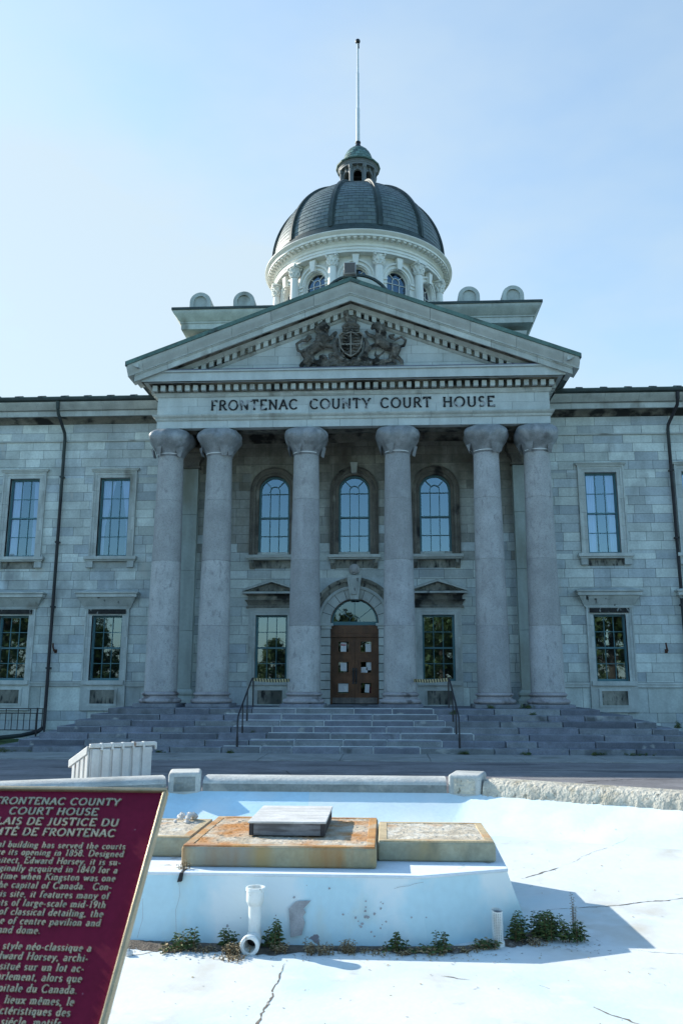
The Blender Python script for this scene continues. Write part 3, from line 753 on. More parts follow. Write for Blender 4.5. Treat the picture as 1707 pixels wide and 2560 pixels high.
# ================================================================== COURTHOUSE
DC = 28.5           # column axis plane
W = 30.92           # wall face
DF = 28.05          # entablature face
CH = thing('courthouse', 'grey limestone courthouse with columned portico, pediment and slate dome', 'building', (0, W, 0))
rnd = random.Random(11)
ZS = [-.3, .345, .69, 1.03, 1.92, 2.11] + [2.11 + .347*i for i in range(1, 28)]
WINX = [9.40, 13.03, 16.66, 20.29]
HZ0, HZ1 = 6.84, 9.98
LZ0, LZ1 = 2.15, 4.57
holes = []
for sx in (-1, 1):
    for xx in WINX:
        holes.append((sx*xx-.60, sx*xx+.60, HZ0, HZ1)); holes.append((sx*xx-.585, sx*xx+.585, LZ0, LZ1))
for (a, b) in ((-23.2, -7.03), (7.03, 23.2)):
    mb = MB(); block_wall(mb, a, b, ZS, holes, W, rnd)
    # frieze courses of the wings
    block_wall(mb, a, b, [ZS[-1]+.05, ZS[-1]+.36, 12.2], [], W-.02, rnd, 1.0, 1.6)
    mb.box(a, b, W+.10, W+.55, -.3, .6, 1)
    mb.build('wing_wall', ['stone', 'mortar'], CH)
    mb = MB(); mb.box(a, b, W-.05, W+.01, 1.925, 2.105); mb.box(a, b, W-.075, W-.045, 2.03, 2.09)
    mb.build('belt_course', 'trim', CH)
    mb = MB(); mb.box(a, b, W-.055, W+.02, ZS[-1]-.01, ZS[-1]+.05)
    mb.build('string_course', 'trim', CH)
# walls behind the portico
ph = [(-3.12-.60, -3.12+.60, LZ0, LZ1), (3.12-.60, 3.12+.60, LZ0, LZ1), (-1.25, 1.25, .5, 4.28), (-1.68, 1.68, 4.28, 5.98)]
for xx in (-3.1, 0, 3.1): ph.append((xx-.93, xx+.93, 6.95, 10.40))
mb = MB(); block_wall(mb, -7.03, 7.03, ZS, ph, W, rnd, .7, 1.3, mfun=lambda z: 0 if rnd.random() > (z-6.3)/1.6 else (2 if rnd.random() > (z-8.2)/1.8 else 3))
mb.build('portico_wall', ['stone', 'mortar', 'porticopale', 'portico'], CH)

# dark shell so that no daylight leaks into the rooms
mb = MB(); mb.box(-23, 23, W+1.4, W+1.5, 0, 13); mb.build('inner_wall', 'dark', CH)
# far side and ends of the building
mb = MB(); mb.box(-23.2, -23.0, W+.2, 46, 0, 12.9); mb.box(23.0, 23.2, W+.2, 46, 0, 12.9); mb.box(-23.2, 23.2, 45.8, 46, 0, 12.9)
mb.build('rear_wall', 'stone', CH)

fm0 = lambda cx, y: (lambda x, z, p: (cx + x, y - p, z))

# ---- wing windows (upper with curtains, lower with hood)
def sash_mesh(mb, w_, z0, z1, y, cols=3, rows=4):
    """painted frame, meeting rail and glazing bars, local x"""
    fr = .075
    mb.box(-w_, -w_+fr, y, y+.09, z0, z1); mb.box(w_-fr, w_, y, y+.09, z0, z1)
    mb.box(-w_+fr, w_-fr, y, y+.09, z1-fr*.9, z1); mb.box(-w_+fr, w_-fr, y, y+.09, z0, z0+fr*1.1)
    zm = z0 + (z1-z0)*.497
    mb.box(-w_+fr, w_-fr, y-.01, y+.06, zm-.03, zm+.03)
    bw = .013
    iw = w_-fr
    for c in range(1, cols):
        xx = -iw + 2*iw*c/cols
        mb.box(xx-bw, xx+bw, y+.025, y+.06, z0+fr, zm-.03); mb.box(xx-bw, xx+bw, y+.025, y+.06, zm+.03, z1-fr*.9)
    for a, b in ((z0+fr*1.1, zm-.03), (zm+.03, z1-fr*.9)):
        for k in range(1, rows//2):
            zz = a + (b-a)*k/(rows//2); mb.box(-iw, iw, y+.027, y+.058, zz-bw, zz+bw)

def pane_mesh(w_, z0, z1, y):
    mb = MB(); mb.add([(-w_, y, z0), (w_, y, z0), (w_, y, z1), (-w_, y, z1)], [(0, 1, 2, 3)]); return mb
def recess_mesh(w_, z0, z1, y0, y1):
    mb = MB()
    v = [(-w_,y0,z0),(w_,y0,z0),(w_,y0,z1),(-w_,y0,z1),(-w_,y1,z0),(w_,y1,z0),(w_,y1,z1),(-w_,y1,z1)]
    mb.add(v, [(4,5,6,7),(0,4,7,3),(1,2,6,5),(0,1,5,4),(3,7,6,2)]); return mb

def shift(mb, dx, dy, dz): mb.xf(Matrix.Translation((dx, dy, dz))); return mb

def surround_mesh(mb, hw, z0, z1, band, proj, sill=True):
    """stone architrave in two steps around an opening, with splayed reveals"""
    for (a, b, p) in ((hw, hw+band*.45, proj*.55), (hw+band*.45, hw+band*.8, proj*.8), (hw+band*.8, hw+band, proj*1.25)):
        nseg = 6
        for s_ in (-1, 1):
            for k in range(nseg):
                za = z0 + (z1-z0)*k/nseg; zb = z0 + (z1-z0)*(k+1)/nseg
                mb.box(min(s_*a, s_*b), max(s_*a, s_*b), -p, .20 if a == hw else .02, za+.003, zb-.003 if k < nseg-1 else z1 + (a-hw))
        mb.box(-b, b, -p-.001, .20 if a == hw else .02, z1+(a-hw)+.001, z1+(b-hw))

def upper_window(x, variant):
    o = (x, W, 0)
    mb = MB(); sash_mesh(mb, .60, HZ0, HZ1, .15); shift(mb, *o)
    win = mb.build('window', 'sash', CH, o)
    shift(pane_mesh(.55, HZ0+.05, HZ1-.05, .20), *o).build('pane', 'glass', win, o)
    shift(recess_mesh(.60, HZ0, HZ1, .245, 1.2), *o).build('window_recess', 'dark', win, o)
    if variant:
        mb = MB(); rd = random.Random(variant)
        for s_ in (-1, 1):
            for k in range(14):
                pass
            cols = 18; rows = 10; vs = []
            for r_ in range(rows+1):
                t = r_/rows; z = HZ1-.06 - (HZ1-HZ0-.1)*t
                if variant == 1: inner = .50 - .36*max(0, 1-abs(t-.0)/.62) * (1 if s_ < 0 else .7) - .08
                else: inner = (.18 if s_ < 0 else .26) + .05*t
                inner = max(.02, inner)
                for c in range(cols+1):
                    xx = .57 - (.57-inner)*c/cols
                    vs.append((s_*xx, .34 + .025*math.sin(c*2.1+s_) + .01*math.sin(r_+c), z))
            mb.add(vs, [(r_*(cols+1)+c, r_*(cols+1)+c+1, (r_+1)*(cols+1)+c+1, (r_+1)*(cols+1)+c) for r_ in range(rows) for c in range(cols)])
        shift(mb, *o).build('curtain', 'curtain', win, o, angle=80)
    mb = MB(); surround_mesh(mb, .60, HZ0, HZ1, .27, .07)
    mb.box(-.93, .93, -.12, .02, HZ1+.27, HZ1+.33); mb.box(-.96, .96, -.15, -.0, HZ1+.33, HZ1+.375)
    shift(mb, *o).build('window_surround', 'trim', win, o)
    mb = MB(); mb.box(-1.02, 1.02, -.20, .16, HZ0-.13, HZ0); mb.box(-.98, .98, -.15, .02, HZ0-.19, HZ0-.13)
    shift(mb, *o).build('sill', 'trim', win, o, bevel=.01)
    for s_ in (-1, 1):
        mb = MB(); mb.box(s_*.80-.13, s_*.80+.13, -.13, .02, HZ0-.43, HZ0-.19); shift(mb, *o).build('sill_bracket', 'crust', win, o)
    mb = MB(); mb.box(-.67, .67, -.014, .02, HZ0-.46, HZ0-.20); shift(mb, *o).build('apron', 'heavy' if variant == 2 else 'crust', win, o)
    return win

def lower_window(x, hood='flat', w_=.585):
    o = (x, W, 0)
    mb = MB(); sash_mesh(mb, w_, LZ0, LZ1, .15); shift(mb, *o)
    win = mb.build('window', 'sash', CH, o)
    shift(pane_mesh(w_-.05, LZ0+.05, LZ1-.05, .20), *o).build('pane', 'glass', win, o)
    shift(recess_mesh(w_, LZ0, LZ1, .245, 1.2), *o).build('window_recess', 'dark', win, o)
    mb = MB(); surround_mesh(mb, w_, LZ0, LZ1, .26, .06)
    mb.box(-w_-.26, w_+.26, -.085, .02, 1.05, LZ0-.0)          # apron slab
    shift(mb, *o).build('window_surround', 'trim', win, o)
    mb = MB()                                                    # sunk apron panel
    mb.box(-.56, .56, -.11, -.08, 1.22, 1.30); mb.box(-.56, .56, -.11, -.08, 1.80, 1.88); mb.box(-.56, -.46, -.11, -.08, 1.30, 1.80); mb.box(.46, .56, -.11, -.08, 1.30, 1.80)
    mb.box(-w_-.20, w_+.20, -.16, .15, 1.99, LZ0-.002)
    shift(mb, *o).build('apron_panel', 'trim', win, o)
    mb = MB(); mb.box(-.46, .46, -.092, -.085, 1.30, 1.80)
    shift(mb, *o).build('sunk_panel', 'heavy', win, o)
    if hood == 'flat':
        mb = MB()
        prof = [(0, 4.86), (.05, 4.86), (.06, 4.92), (.10, 4.96), (.14, 5.08), (.20, 5.16), (.24, 5.24)]
        path = [(-.86, .02), (-.86, 0), (.86, 0), (.86, .02)]
        mb.sweep([(-.86, .05), (-.86, 0), (.86, 0), (.86, .05)], [(0, 4.86)] + prof[1:] + [(.24, 5.25), (0, 5.25)])
        mb.box(-.88, .88, -.09, .02, 4.82, 4.86)
        shift(mb, *o).build('hood_frieze', 'crust', win, o)
        mb = MB(); mb.sweep([(-.86, .05), (-.86, 0), (.86, 0), (.86, .05)], [(0, 5.255), (.30, 5.255), (.30, 5.36), (.36, 5.40), (.36, 5.44), (0, 5.56)])
        shift(mb, *o).build('hood', 'trim', win, o)
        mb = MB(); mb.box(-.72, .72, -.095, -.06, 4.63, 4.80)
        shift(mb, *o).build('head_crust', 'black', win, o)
    else:
        mb = MB(); mb.sweep([(-.86, .05), (-.86, 0), (.86, 0), (.86, .05)], [(0, 4.83), (.10, 4.83), (.10, 4.90), (.04, 4.93), (.08, 5.05), (.16, 5.13), (.05, 5.15), (.05, 5.28), (.14, 5.36), (0, 5.36)])
        shift(mb, *o).build('hood_frieze', 'soffit', win, o)
        mb = MB(); mb.sweep([(-.86, .05), (-.86, 0), (.86, 0), (.86, .05)], [(0, 5.365), (.24, 5.365), (.24, 5.44), (.02, 5.47), (0, 5.47)])
        # small pediment
        for s_ in (-1, 1):
            a = [(s_*1.10, 5.442), (0, 5.80), (0, 5.90), (s_*1.10, 5.53)]
            if s_ < 0: a = a[::-1]
            mb.prism(a, -.26, .02)
        shift(mb, *o).build('hood', 'crust', win, o)
        mb = MB(); mb.prism([(-.85, 5.472), (.85, 5.472), (0, 5.78)], -.10, .02)
        shift(mb, *o).build('hood_tympanum', 'heavy', win, o)
    return win

uw1 = upper_window(-9.40, 1); uw2 = upper_window(-13.03, 2)
for xx, src in ((9.40, uw2), (13.03, uw1), (16.66, uw2), (20.29, uw2), (-16.66, uw1), (-20.29, uw2)):
    copy_tree(src, CH, (xx - src.location.x, 0, 0))
lw = lower_window(-9.40)
for xx in (-13.03, -16.66, -20.29, 9.40, 13.03, 16.66, 20.29): copy_tree(lw, CH, (xx - lw.location.x, 0, 0))
pw = lower_window(-3.12, 'pediment', .60)
copy_tree(pw, CH, (6.24, 0, 0))

# ---- arched upper windows of the portico
def arch_window(x):
    o = (x, W, 0); hw = .60; zs = 9.38; z0 = HZ0
    f = fm0(x, W)
    mb = MB(); P_ = arch_pts(hw, z0, zs)
    arch_sweep(mb, P_, [(0, -.24), (0, -.15), (-.075, -.15), (-.075, -.24)], f)
    s0 = len(mb.v)
    iw = hw-.075; zm = 8.33; bw = .013
    def bx(a, b, c, d, e=.17, g=.215): mb.box(x+a, x+b, W+e, W+g, c, d)
    bx(-iw, iw, z0, z0+.085, .15, .24); bx(-iw, iw, zm-.032, zm+.032, .14, .21)
    for s_ in (-1, 1): bx(s_*iw/3-bw, s_*iw/3+bw, z0+.085, zm-.032); bx(s_*iw/3-bw, s_*iw/3+bw, zm+.032, 9.30)
    for zz in (z0+.085+(zm-.117-z0)/2, 9.28): bx(-iw, iw, zz-bw, zz+bw, .172, .213)
    # fan tracery: small arch and three radiating bars
    arch_sweep(mb, arch_pts(.185, 9.28, 9.40, 10), [(-.013, -.213), (-.013, -.168), (.013, -.168), (.013, -.213)], f)
    for a in (48, 132):
        ca, sa = math.cos(R(a)), math.sin(R(a))
        p0 = (x + .19*ca, 9.40 + .19*sa); p1 = (x + .56*ca, 9.38 + .56*sa)
        nx, nz = -sa*bw, ca*bw
        mb.prism([(p0[0]-nx, p0[1]-nz), (p1[0]-nx, p1[1]-nz), (p1[0]+nx, p1[1]+nz), (p0[0]+nx, p0[1]+nz)], W+.17, W+.213)
    win = mb.build('arched_window', 'sash', CH, o)
    mb = MB(); pp = arch_pts(hw-.03, z0+.03, zs)
    mb.add([f(a, b, -.22) for a, b, _, _ in pp], [tuple(range(len(pp)))])
    mb.build('pane', 'glass', win, o)
    shift(recess_mesh(.62, z0, 10.0, .26, 1.2), *o).build('window_recess', 'dark', win, o)
    mb = MB()
    arch_sweep(mb, arch_pts(hw, z0, zs, 24), [(0, -.25), (0, .03), (.09, .05), (.12, .10), (.20, .10), (.22, .05), (.28, .06), (.31, .13), (.33, .13), (.33, -.02)], f)
    mb.build('window_surround', 'dirtyarch', win, o)
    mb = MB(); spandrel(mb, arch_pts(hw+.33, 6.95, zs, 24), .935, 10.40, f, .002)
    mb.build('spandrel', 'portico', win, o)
    mb = MB(); mb.box(x-1.0, x+1.0, W-.26, W+.15, 6.72, 6.84); mb.box(x-.96, x+.96, W-.20, W+.02, 6.66, 6.72)
    mb.build('sill', 'trim', win, o, bevel=.01)
    for s_ in (-1, 1):
        mb = MB(); mb.prism([(W-.20, 6.655), (W-.20, 6.52), (W-.06, 6.36), (W+.02, 6.30), (W+.02, 6.655)], x+s_*.80-.09, x+s_*.80+.09, ax='x')
        mb.build('sill_bracket', 'heavy', win, o)
    mb = MB(); mb.box(x-.70, x+.70, W-.016, W+.02, 6.34, 6.65)
    mb.build('apron', 'heavy', win, o)
    return win
aw = arch_window(-3.1)
copy_tree(aw, CH, (6.2, 0, 0))
awc = copy_tree(aw, CH, (3.1, 0, 0))
mb = MB(); mb.prism([(-.10, 10.02), (.10, 10.02), (.15, 10.46), (-.15, 10.46)], W-.22, W+.0)
mb.build('keystone', 'trim', awc, (0, W, 0), bevel=.015)

# ---- doorway
dz0 = 1.30
o = (0, W, 0); f = fm0(0, W); ZSP = 4.28
mb = MB()
arch_sweep(mb, arch_pts(.90, ZSP-.02, ZSP, 30), [(0, -.30), (0, .04), (.01, .05), (.36, .05), (.37, .10), (.42, .12), (.46, .10), (.48, .08)], f)
mb.build('door_arch', 'trim', CH, o)
mb = MB()
arch_sweep(mb, arch_pts(1.38, ZSP-.02, ZSP, 30), [(0, .02), (0, .08), (.14, .12), (.18, .20), (.24, .24), (.30, .25), (.30, -.02)], f)
ring = mb.build('door_arch', 'heavy', CH, o)
mb = MB(); spandrel(mb, arch_pts(1.68, ZSP-.02, ZSP, 30), 1.685, 5.985, f, .001); mb.build('spandrel', 'stone', ring, o)
mb = MB()                                                        # joints between the arch stones
for k in range(1, 10):
    a = PI*k/10
    if k == 5: continue
    ca, sa = math.cos(a), math.sin(a); nx, nz = -sa*.011, ca*.011
    p0 = (.90*ca, ZSP+.90*sa); p1 = (1.265*ca, ZSP+1.265*sa)
    mb.prism([(p0[0]-nx, p0[1]-nz), (p1[0]-nx, p1[1]-nz), (p1[0]+nx, p1[1]+nz), (p0[0]+nx, p0[1]+nz)], W-.053, W-.04)
mb.build('arch_joint', 'mortar', ring, o)
for s_ in (-1, 1):
    mb = MB(); nst = 9
    for k in range(nst):
        za = dz0-.1 + (4.05-dz0+.1)*k/nst; zb = dz0-.1 + (4.05-dz0+.1)*(k+1)/nst
        mb.box(min(s_*.90, s_*1.25), max(s_*.90, s_*1.25), W-.07, W+.30, za+.014, zb-.014)
        mb.box(min(s_*.905, s_*1.245), max(s_*.905, s_*1.245), W-.02, W+.28, za-.014, za+.014, 1)
    mb.box(min(s_*.80, s_*1.29), max(s_*.80, s_*1.29), W-.13, W+.28, 4.16, 4.258)
    mb.box(min(s_*.86, s_*1.24), max(s_*.86, s_*1.24), W-.09, W+.28, 4.052, 4.158)
    mb.build('door_jamb', ['trim', 'mortar'], CH, o, bevel=.008)
mb = MB(); mb.prism([(-.165, 5.12), (.165, 5.12), (.28, 6.03), (-.28, 6.03)], W-.34, W-.04); mb.prism([(-.10, 5.30), (.10, 5.30), (.20, 5.92), (-.20, 5.92)], W-.40, W-.335)
mb.build('keystone', 'crust', CH, o, bevel=.02)
mb = MB(); mb.sphere((0, W-.10, 6.29), .155, 20, sc=(1, .62, 1))
s0 = len(mb.v); mb.lathe([(.20, 0), (.205, .05), (.185, .08), (.155, .085), (.15, .02)], 28)
for i in range(s0, len(mb.v)):
    a, b, c = mb.v[i]; mb.v[i] = (a, W-.0-c-.01, 6.29+b)
mb.build('medallion', 'column', CH, o)
# fanlight
mb = MB()
arch_sweep(mb, arch_pts(.88, 4.32, 4.325, 28), [(0, -.26), (0, -.16), (-.075, -.16), (-.075, -.26)], f)
mb.box(-.88, .88, W+.15, W+.27, 4.20, 4.33)
for a in (38, 90, 142):
    ca, sa = math.cos(R(a)), math.sin(R(a)); nx, nz = -sa*.009, ca*.009
    p0 = (.21*ca, 4.33+.21*sa); p1 = (.82*ca, 4.325+.82*sa)
    mb.prism([(p0[0]-nx, p0[1]-nz), (p1[0]-nx, p1[1]-nz), (p1[0]+nx, p1[1]+nz), (p0[0]+nx, p0[1]+nz)], W+.19, W+.225)
arch_sweep(mb, arch_pts(.20, 4.33, 4.332, 14), [(-.009, -.224), (-.009, -.19), (.009, -.19), (.009, -.224)], f)
fan = mb.build('fanlight', 'sash', CH, o)
mb = MB(); pp = arch_pts(.85, 4.33, 4.332, 28); mb.add([f(a, b, -.23) for a, b, _, _ in pp], [tuple(range(len(pp)))]); mb.build('pane', 'glassdark', fan, o)
mb = MB(); arch_sweep(mb, arch_pts(.905, 4.25, ZSP, 28), [(-.03, -.29), (-.03, -.13), (.0, -.13), (.0, -.29)], f); mb.build('fanlight_rim', 'wood', fan, o)
shift(recess_mesh(.95, 1.2, 5.3, .36, 1.3), *o).build('hall_recess', 'dark', CH, o)
# oak frame and leaves
mb = MB(); mb.box(-.90, .90, W+.16, W+.34, 3.78, 4.20); mb.box(-.90, .90, W+.13, W+.17, 3.755, 3.80); mb.box(-.84, .84, W+.15, W+.165, 3.88, 4.12)
for s_ in (-1, 1): mb.box(min(s_*.90, s_*.835), max(s_*.90, s_*.835), W+.16, W+.34, dz0, 3.78)
mb.build('door_frame', 'wood', CH, o, bevel=.006)
PANEL = [(1.70, 2.07), (2.45, 2.84), (3.21, 3.59)]
def door_leaf(s_):
    mb = MB(); x0, x1 = (.006, .832)
    wx0, wx1 = .225, .61
    def bx(a, b, y0, y1, c, d, mi=0):
        a, b = (a, b) if s_ > 0 else (-b, -a)
        mb.box(a, b, W+y0, W+y1, c, d, mi)
    # stiles and rails
    bx(x0, wx0-.10, .20, .26, dz0+.24, 3.75); bx(wx1+.10, x1, .20, .26, dz0+.24, 3.75)
    bx(x0, x1, .20, .26, dz0+.03, dz0+.24, 1)
    zr = [dz0+.24]
    for a, b in PANEL: zr += [a-.10, b+.10]
    zr.append(3.75)
    for k in range(0, len(zr), 2):
        if zr[k+1] > zr[k]: bx(wx0-.10, wx1+.10, .20, .26, zr[k], zr[k+1])
    for a, b in PANEL:
        for d0, d1, y0 in ((.10, .075, .175), (.075, .04, .195), (.04, 0, .16)):
            bx(wx0-d0, wx0-d1, y0, .255, a-d0, b+d0); bx(wx1+d1, wx1+d0, y0, .255, a-d0, b+d0)
            bx(wx0-d1, wx1+d1, y0, .255, a-d0, a-d1); bx(wx0-d1, wx1+d1, y0, .255, b+d1, b+d0)
    d = mb.build('door', ['wood', 'woodpale'], CH, (s_*.42, W, dz0))
    for a, b in PANEL:
        mb = MB(); v = [(wx0, W+.225, a), (wx1, W+.225, a), (wx1, W+.225, b), (wx0, W+.225, b)]
        mb.add([(s_*p, q, r_) for p, q, r_ in v], [(0, 1, 2, 3)])
        mb.build('pane', 'glassdark', d, (s_*.42, W, dz0))
    mb = MB(); bx2 = (.025, .075)
    mb.box(min(s_*.02, s_*.085), max(s_*.02, s_*.085), W+.185, W+.20, 2.03, 2.62)
    mb.tube([(s_*.05, W+.19, 2.12), (s_*.05, W+.12, 2.16), (s_*.05, W+.12, 2.48), (s_*.05, W+.19, 2.52)], .014, 8)
    mb.build('handle', 'iron', d, (s_*.42, W, dz0))
for s_ in (-1, 1): door_leaf(s_)

# ---- pilasters at the ends of the portico wall
def pilaster(x):
    o = (x, W, 0); mb = MB()
    for a, b in ((1.85, 3.98), (3.98, 6.25), (6.25, 8.42), (8.42, 10.25)): mb.box(x-.52, x+.52, W-.26, W+.02, a+.004, b-.004)
    p = mb.build('pilaster', 'pilaster', CH, o, bevel=.008)
    mb = MB(); mb.sweep([(x-.52, W+.0), (x-.52, W-.26), (x+.52, W-.26), (x+.52, W+.0)], [(0, 1.26), (.16, 1.26), (.16, 1.46), (.10, 1.50), (.05, 1.60), (.10, 1.66), (.10, 1.74), (.02, 1.82), (0, 1.85)])
    mb.build('pilaster_base', 'pilaster', p, o)
    mb = MB(); mb.sweep([(x-.52, W+.0), (x-.52, W-.26), (x+.52, W-.26), (x+.52, W+.0)], [(0, 10.25), (.06, 10.27), (.06, 10.33), (.02, 10.36), (.02, 10.50), (.10, 10.62), (.16, 10.66), (.16, 10.80), (.22, 10.86), (.22, 11.04), (0, 11.04)])
    mb.build('pilaster_capital', 'dirtyarch', p, o)
    return p
pl = pilaster(-6.57); copy_tree(pl, CH, (13.14, 0, 0))

# ---- porch floor
mb = MB()
rr = random.Random(5)
xx = -7.85
while xx < 7.85:
    L = min(rr.uniform(1.0, 1.9), 7.85-xx)
    mb.box(xx+.006, xx+L-.006, 27.55, W+.02, .6, 1.255 + rr.uniform(-.004, .004)); xx += L
mb.box(-.95, .95, W-.35, W+.35, 1.2, dz0-.002)
mb.build('porch_floor', 'step', CH, bevel=.01)

# ---- columns
def column(x):
    o = (x, DC, 1.26); z1 = 10.12
    def rad(z):
        t = (z-1.77)/(z1-1.77)
        return .56 - .112*t**1.35
    mb = MB(); js = [1.77, 3.98, 6.25, 8.42, z1]
    for a, b in zip(js, js[1:]):
        pr = [(rad(a)-.012, a), (rad(a), a+.012)] + [(rad(a+(b-a)*k/6), a+(b-a)*k/6) for k in range(1, 6)] + [(rad(b), b-.012), (rad(b)-.012, b)]
        mb.lathe(pr, 48, (x, DC))
    c = mb.build('column', 'column', CH, o)
    mb = MB()
    def tor(r0, z0, z1_, b, n=8): return [(r0 + b*math.sin(PI*k/n), z0 + (z1_-z0)*(1-math.cos(PI*k/n))/2) for k in range(n+1)]
    pr = [(.50, 1.385)] + tor(.60, 1.385, 1.555, .115) + [(.60, 1.565), (.585, 1.60), (.575, 1.62), (.60, 1.645)] + tor(.585, 1.65, 1.745, .05) + [(.57, 1.75), (.565, 1.772), (.50, 1.775)]
    mb.lathe(pr, 48, (x, DC)); mb.build('base', 'base', c, o)
    mb = MB(); mb.box(x-.74, x+.74, DC-.74, DC+.74, 1.25, 1.387); mb.build('plinth', 'step', c, o, bevel=.02)
    # netting tied over the scroll capital
    rd = random.Random(int(x*100)); ph_ = [rd.uniform(0, 6.28) for _ in range(6)]; tw = rd.uniform(-.12, .12)
    pr = [(.44, 10.04), (.475, 10.08), (.50, 10.16), (.53, 10.22), (.60, 10.33), (.68, 10.46), (.745, 10.58), (.775, 10.70), (.77, 10.80), (.735, 10.90), (.66, 10.98), (.56, 11.03), (.47, 11.055), (.1, 11.057)]
    def fn(r, a, z):
        t = max(0, min(1, (z-10.1)/.55))
        sq = 1 + .055*t*math.cos(4*(a - PI/4 + tw))
        fold = 1 + t*.024*(math.sin(7*a+ph_[0]+6*z) + .8*math.sin(11*a+ph_[1]-9*z)) + t*.03*math.sin(3*a+ph_[2]+4*z)
        sag = 1 + .05*math.sin(a*2+ph_[3])*math.exp(-((z-10.4)/.18)**2)
        bump = 0
        for a0 in (-PI/2-.62, -PI/2+.62, PI/2-.62, PI/2+.62):
            da = (a-a0+PI) % (2*PI) - PI
            bump += .045*math.exp(-(da/.26)**2 - ((z-10.74)/.16)**2) + .035*math.exp(-((da-.15*tw*8)/.2)**2 - ((z-10.36)/.12)**2)
        return r*(1+.055*t+bump)*sq*fold*sag
    mb = MB(); mb.lathe(pr, 72, (x, DC), fn=fn)
    # loose tails of cloth hanging at the neck
    for k in range(4):
        a = -PI/2 + rd.uniform(-1.6, 1.6); r0 = .60
        p = lambda aa, r_, z: (x+r_*math.cos(aa), DC+r_*math.sin(aa), z)
        q = rd.uniform(.60, .72); mb.add([p(a-.28, .66, 10.40), p(a, q+.03, 10.36), p(a+.28, .66, 10.40), p(a+.10, q-.06, 10.10-rd.uniform(0, .12)), p(a-.08, .53, 10.05)], [(0, 1, 3, 4), (1, 2, 3)])
    net = mb.build('capital_netting', 'net', c, o, angle=60)
    mb = MB(); mb.lathe([(.482, 10.115), (.502, 10.115), (.502, 10.14), (.482, 10.14)], 40, (x, DC), 3.6, 5.6); mb.build('strap', 'strap', c, o)
    return c
for xx in (-6.57, -4.79, -1.635, 1.635, 4.79, 6.57): column(xx)

# ---- entablature of the portico
BK = DF + .90
path = [(-7.03, W-.03), (-7.03, DF), (7.03, DF), (7.03, W-.03)]
def seg_path(mb, prof_, step=1.15, jit=.2, seed=1, mi=0):
    """the same moulding in separate stones along the front, plus the two returns"""
    rd = random.Random(seed)
    xs = [-7.03]
    while xs[-1] < 7.03 - step*1.4: xs.append(xs[-1] + step*(1+rd.uniform(-jit, jit)))
    xs.append(7.03)
    for i, (a, b) in enumerate(zip(xs, xs[1:])):
        if i == 0: p = [(-7.03, W-.03), (-7.03, DF), (b-.004, DF)]
        elif i == len(xs)-2: p = [(a+.004, DF), (7.03, DF), (7.03, W-.03)]
        else: p = [(a+.004, DF), (b-.004, DF)]
        mb.sweep(p, prof_, mi=mi)
mb = MB(); seg_path(mb, [(-.30, 11.06), (0, 11.06), (0, 11.335), (-.30, 11.335)], 1.05, .25, 2)
ent = mb.build('entablature', 'frieze', CH)
mb = MB(); seg_path(mb, [(-.28, 11.337), (.03, 11.337), (.06, 11.39), (.06, 11.42), (.13, 11.47), (.15, 11.52), (.15, 11.54), (-.28, 11.55)], 2.0, .3, 3); mb.build('architrave_moulding', 'trim', ent)
mb = MB(); seg_path(mb, [(-.30, 11.552), (0.004, 11.552), (0.004, 11.875), (-.30, 11.875)], 1.35, .3, 4); seg_path(mb, [(-.30, 11.881), (0.0, 11.881), (0.0, 12.22), (-.30, 12.22)], 1.35, .3, 5); mb.build('frieze', 'frieze', ent)
mb = MB(); seg_path(mb, [(-.3, 12.222), (.03, 12.222), (.08, 12.29), (.08, 12.32), (.12, 12.36), (-.3, 12.36)], 2.2, .2, 6); mb.build('bed_moulding', 'trim', ent)
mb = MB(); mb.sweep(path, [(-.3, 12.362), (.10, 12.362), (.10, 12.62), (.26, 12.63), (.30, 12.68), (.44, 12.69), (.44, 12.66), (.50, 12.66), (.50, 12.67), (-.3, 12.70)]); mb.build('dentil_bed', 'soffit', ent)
# wooden-square dentils
mb = MB()
nd = 49
for k in range(nd):
    xx = -7.03 - .12 + .06 + (14.06+.12)*k/(nd-1)
    mb.box(xx-.082, xx+.082, DF-.27, DF-.09, 12.40, 12.60)
for s_ in (-1, 1):
    yy = DF + .15
    while yy < W-.3:
        mb.box(min(s_*7.12, s_*7.30), max(s_*7.12, s_*7.30), yy-.082, yy+.082, 12.40, 12.60); yy += .29
mb.build('dentil_row', 'trim', ent)
mb = MB(); mb.sweep(path, [(-.3, 12.672), (.50, 12.672), (.50, 12.98), (.56, 13.0), (.56, 13.06), (-.3, 13.10)]); mb.build('horizontal_cornice', 'frieze', ent)
mb = MB(); mb.sweep([(-7.03, DF), (7.03, DF)], [(0, 13.12), (.57, 13.062), (.57, 13.09), (0, 13.17)]); mb.build('flashing', 'lead', ent)
# underside beams and ceiling
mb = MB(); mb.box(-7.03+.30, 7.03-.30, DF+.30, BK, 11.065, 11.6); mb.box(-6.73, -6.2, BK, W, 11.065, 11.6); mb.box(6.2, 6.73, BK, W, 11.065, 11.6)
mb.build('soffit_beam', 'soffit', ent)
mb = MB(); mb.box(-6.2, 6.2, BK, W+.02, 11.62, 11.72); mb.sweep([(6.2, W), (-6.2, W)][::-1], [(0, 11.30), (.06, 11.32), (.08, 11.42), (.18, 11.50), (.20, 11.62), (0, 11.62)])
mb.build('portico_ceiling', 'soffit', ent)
mb = MB()
FH = .36; Zb = 11.72
def px2x(p): return (p-485.0)/650.0*10.17 - 5.07
for wd, a, b in (('FRONTENAC', 485, 686), ('COUNTY', 714, 853), ('COURT', 876, 991), ('HOUSE', 1018, 1135)):
    write(mb, wd, px2x(a), Zb, FH, lambda x, z, p: (x, DF-.002-p, z), .035, wd=.17, width=px2x(b)-px2x(a), sp=.18, thin=.6)
mb.build('lettering', 'letter', ent)

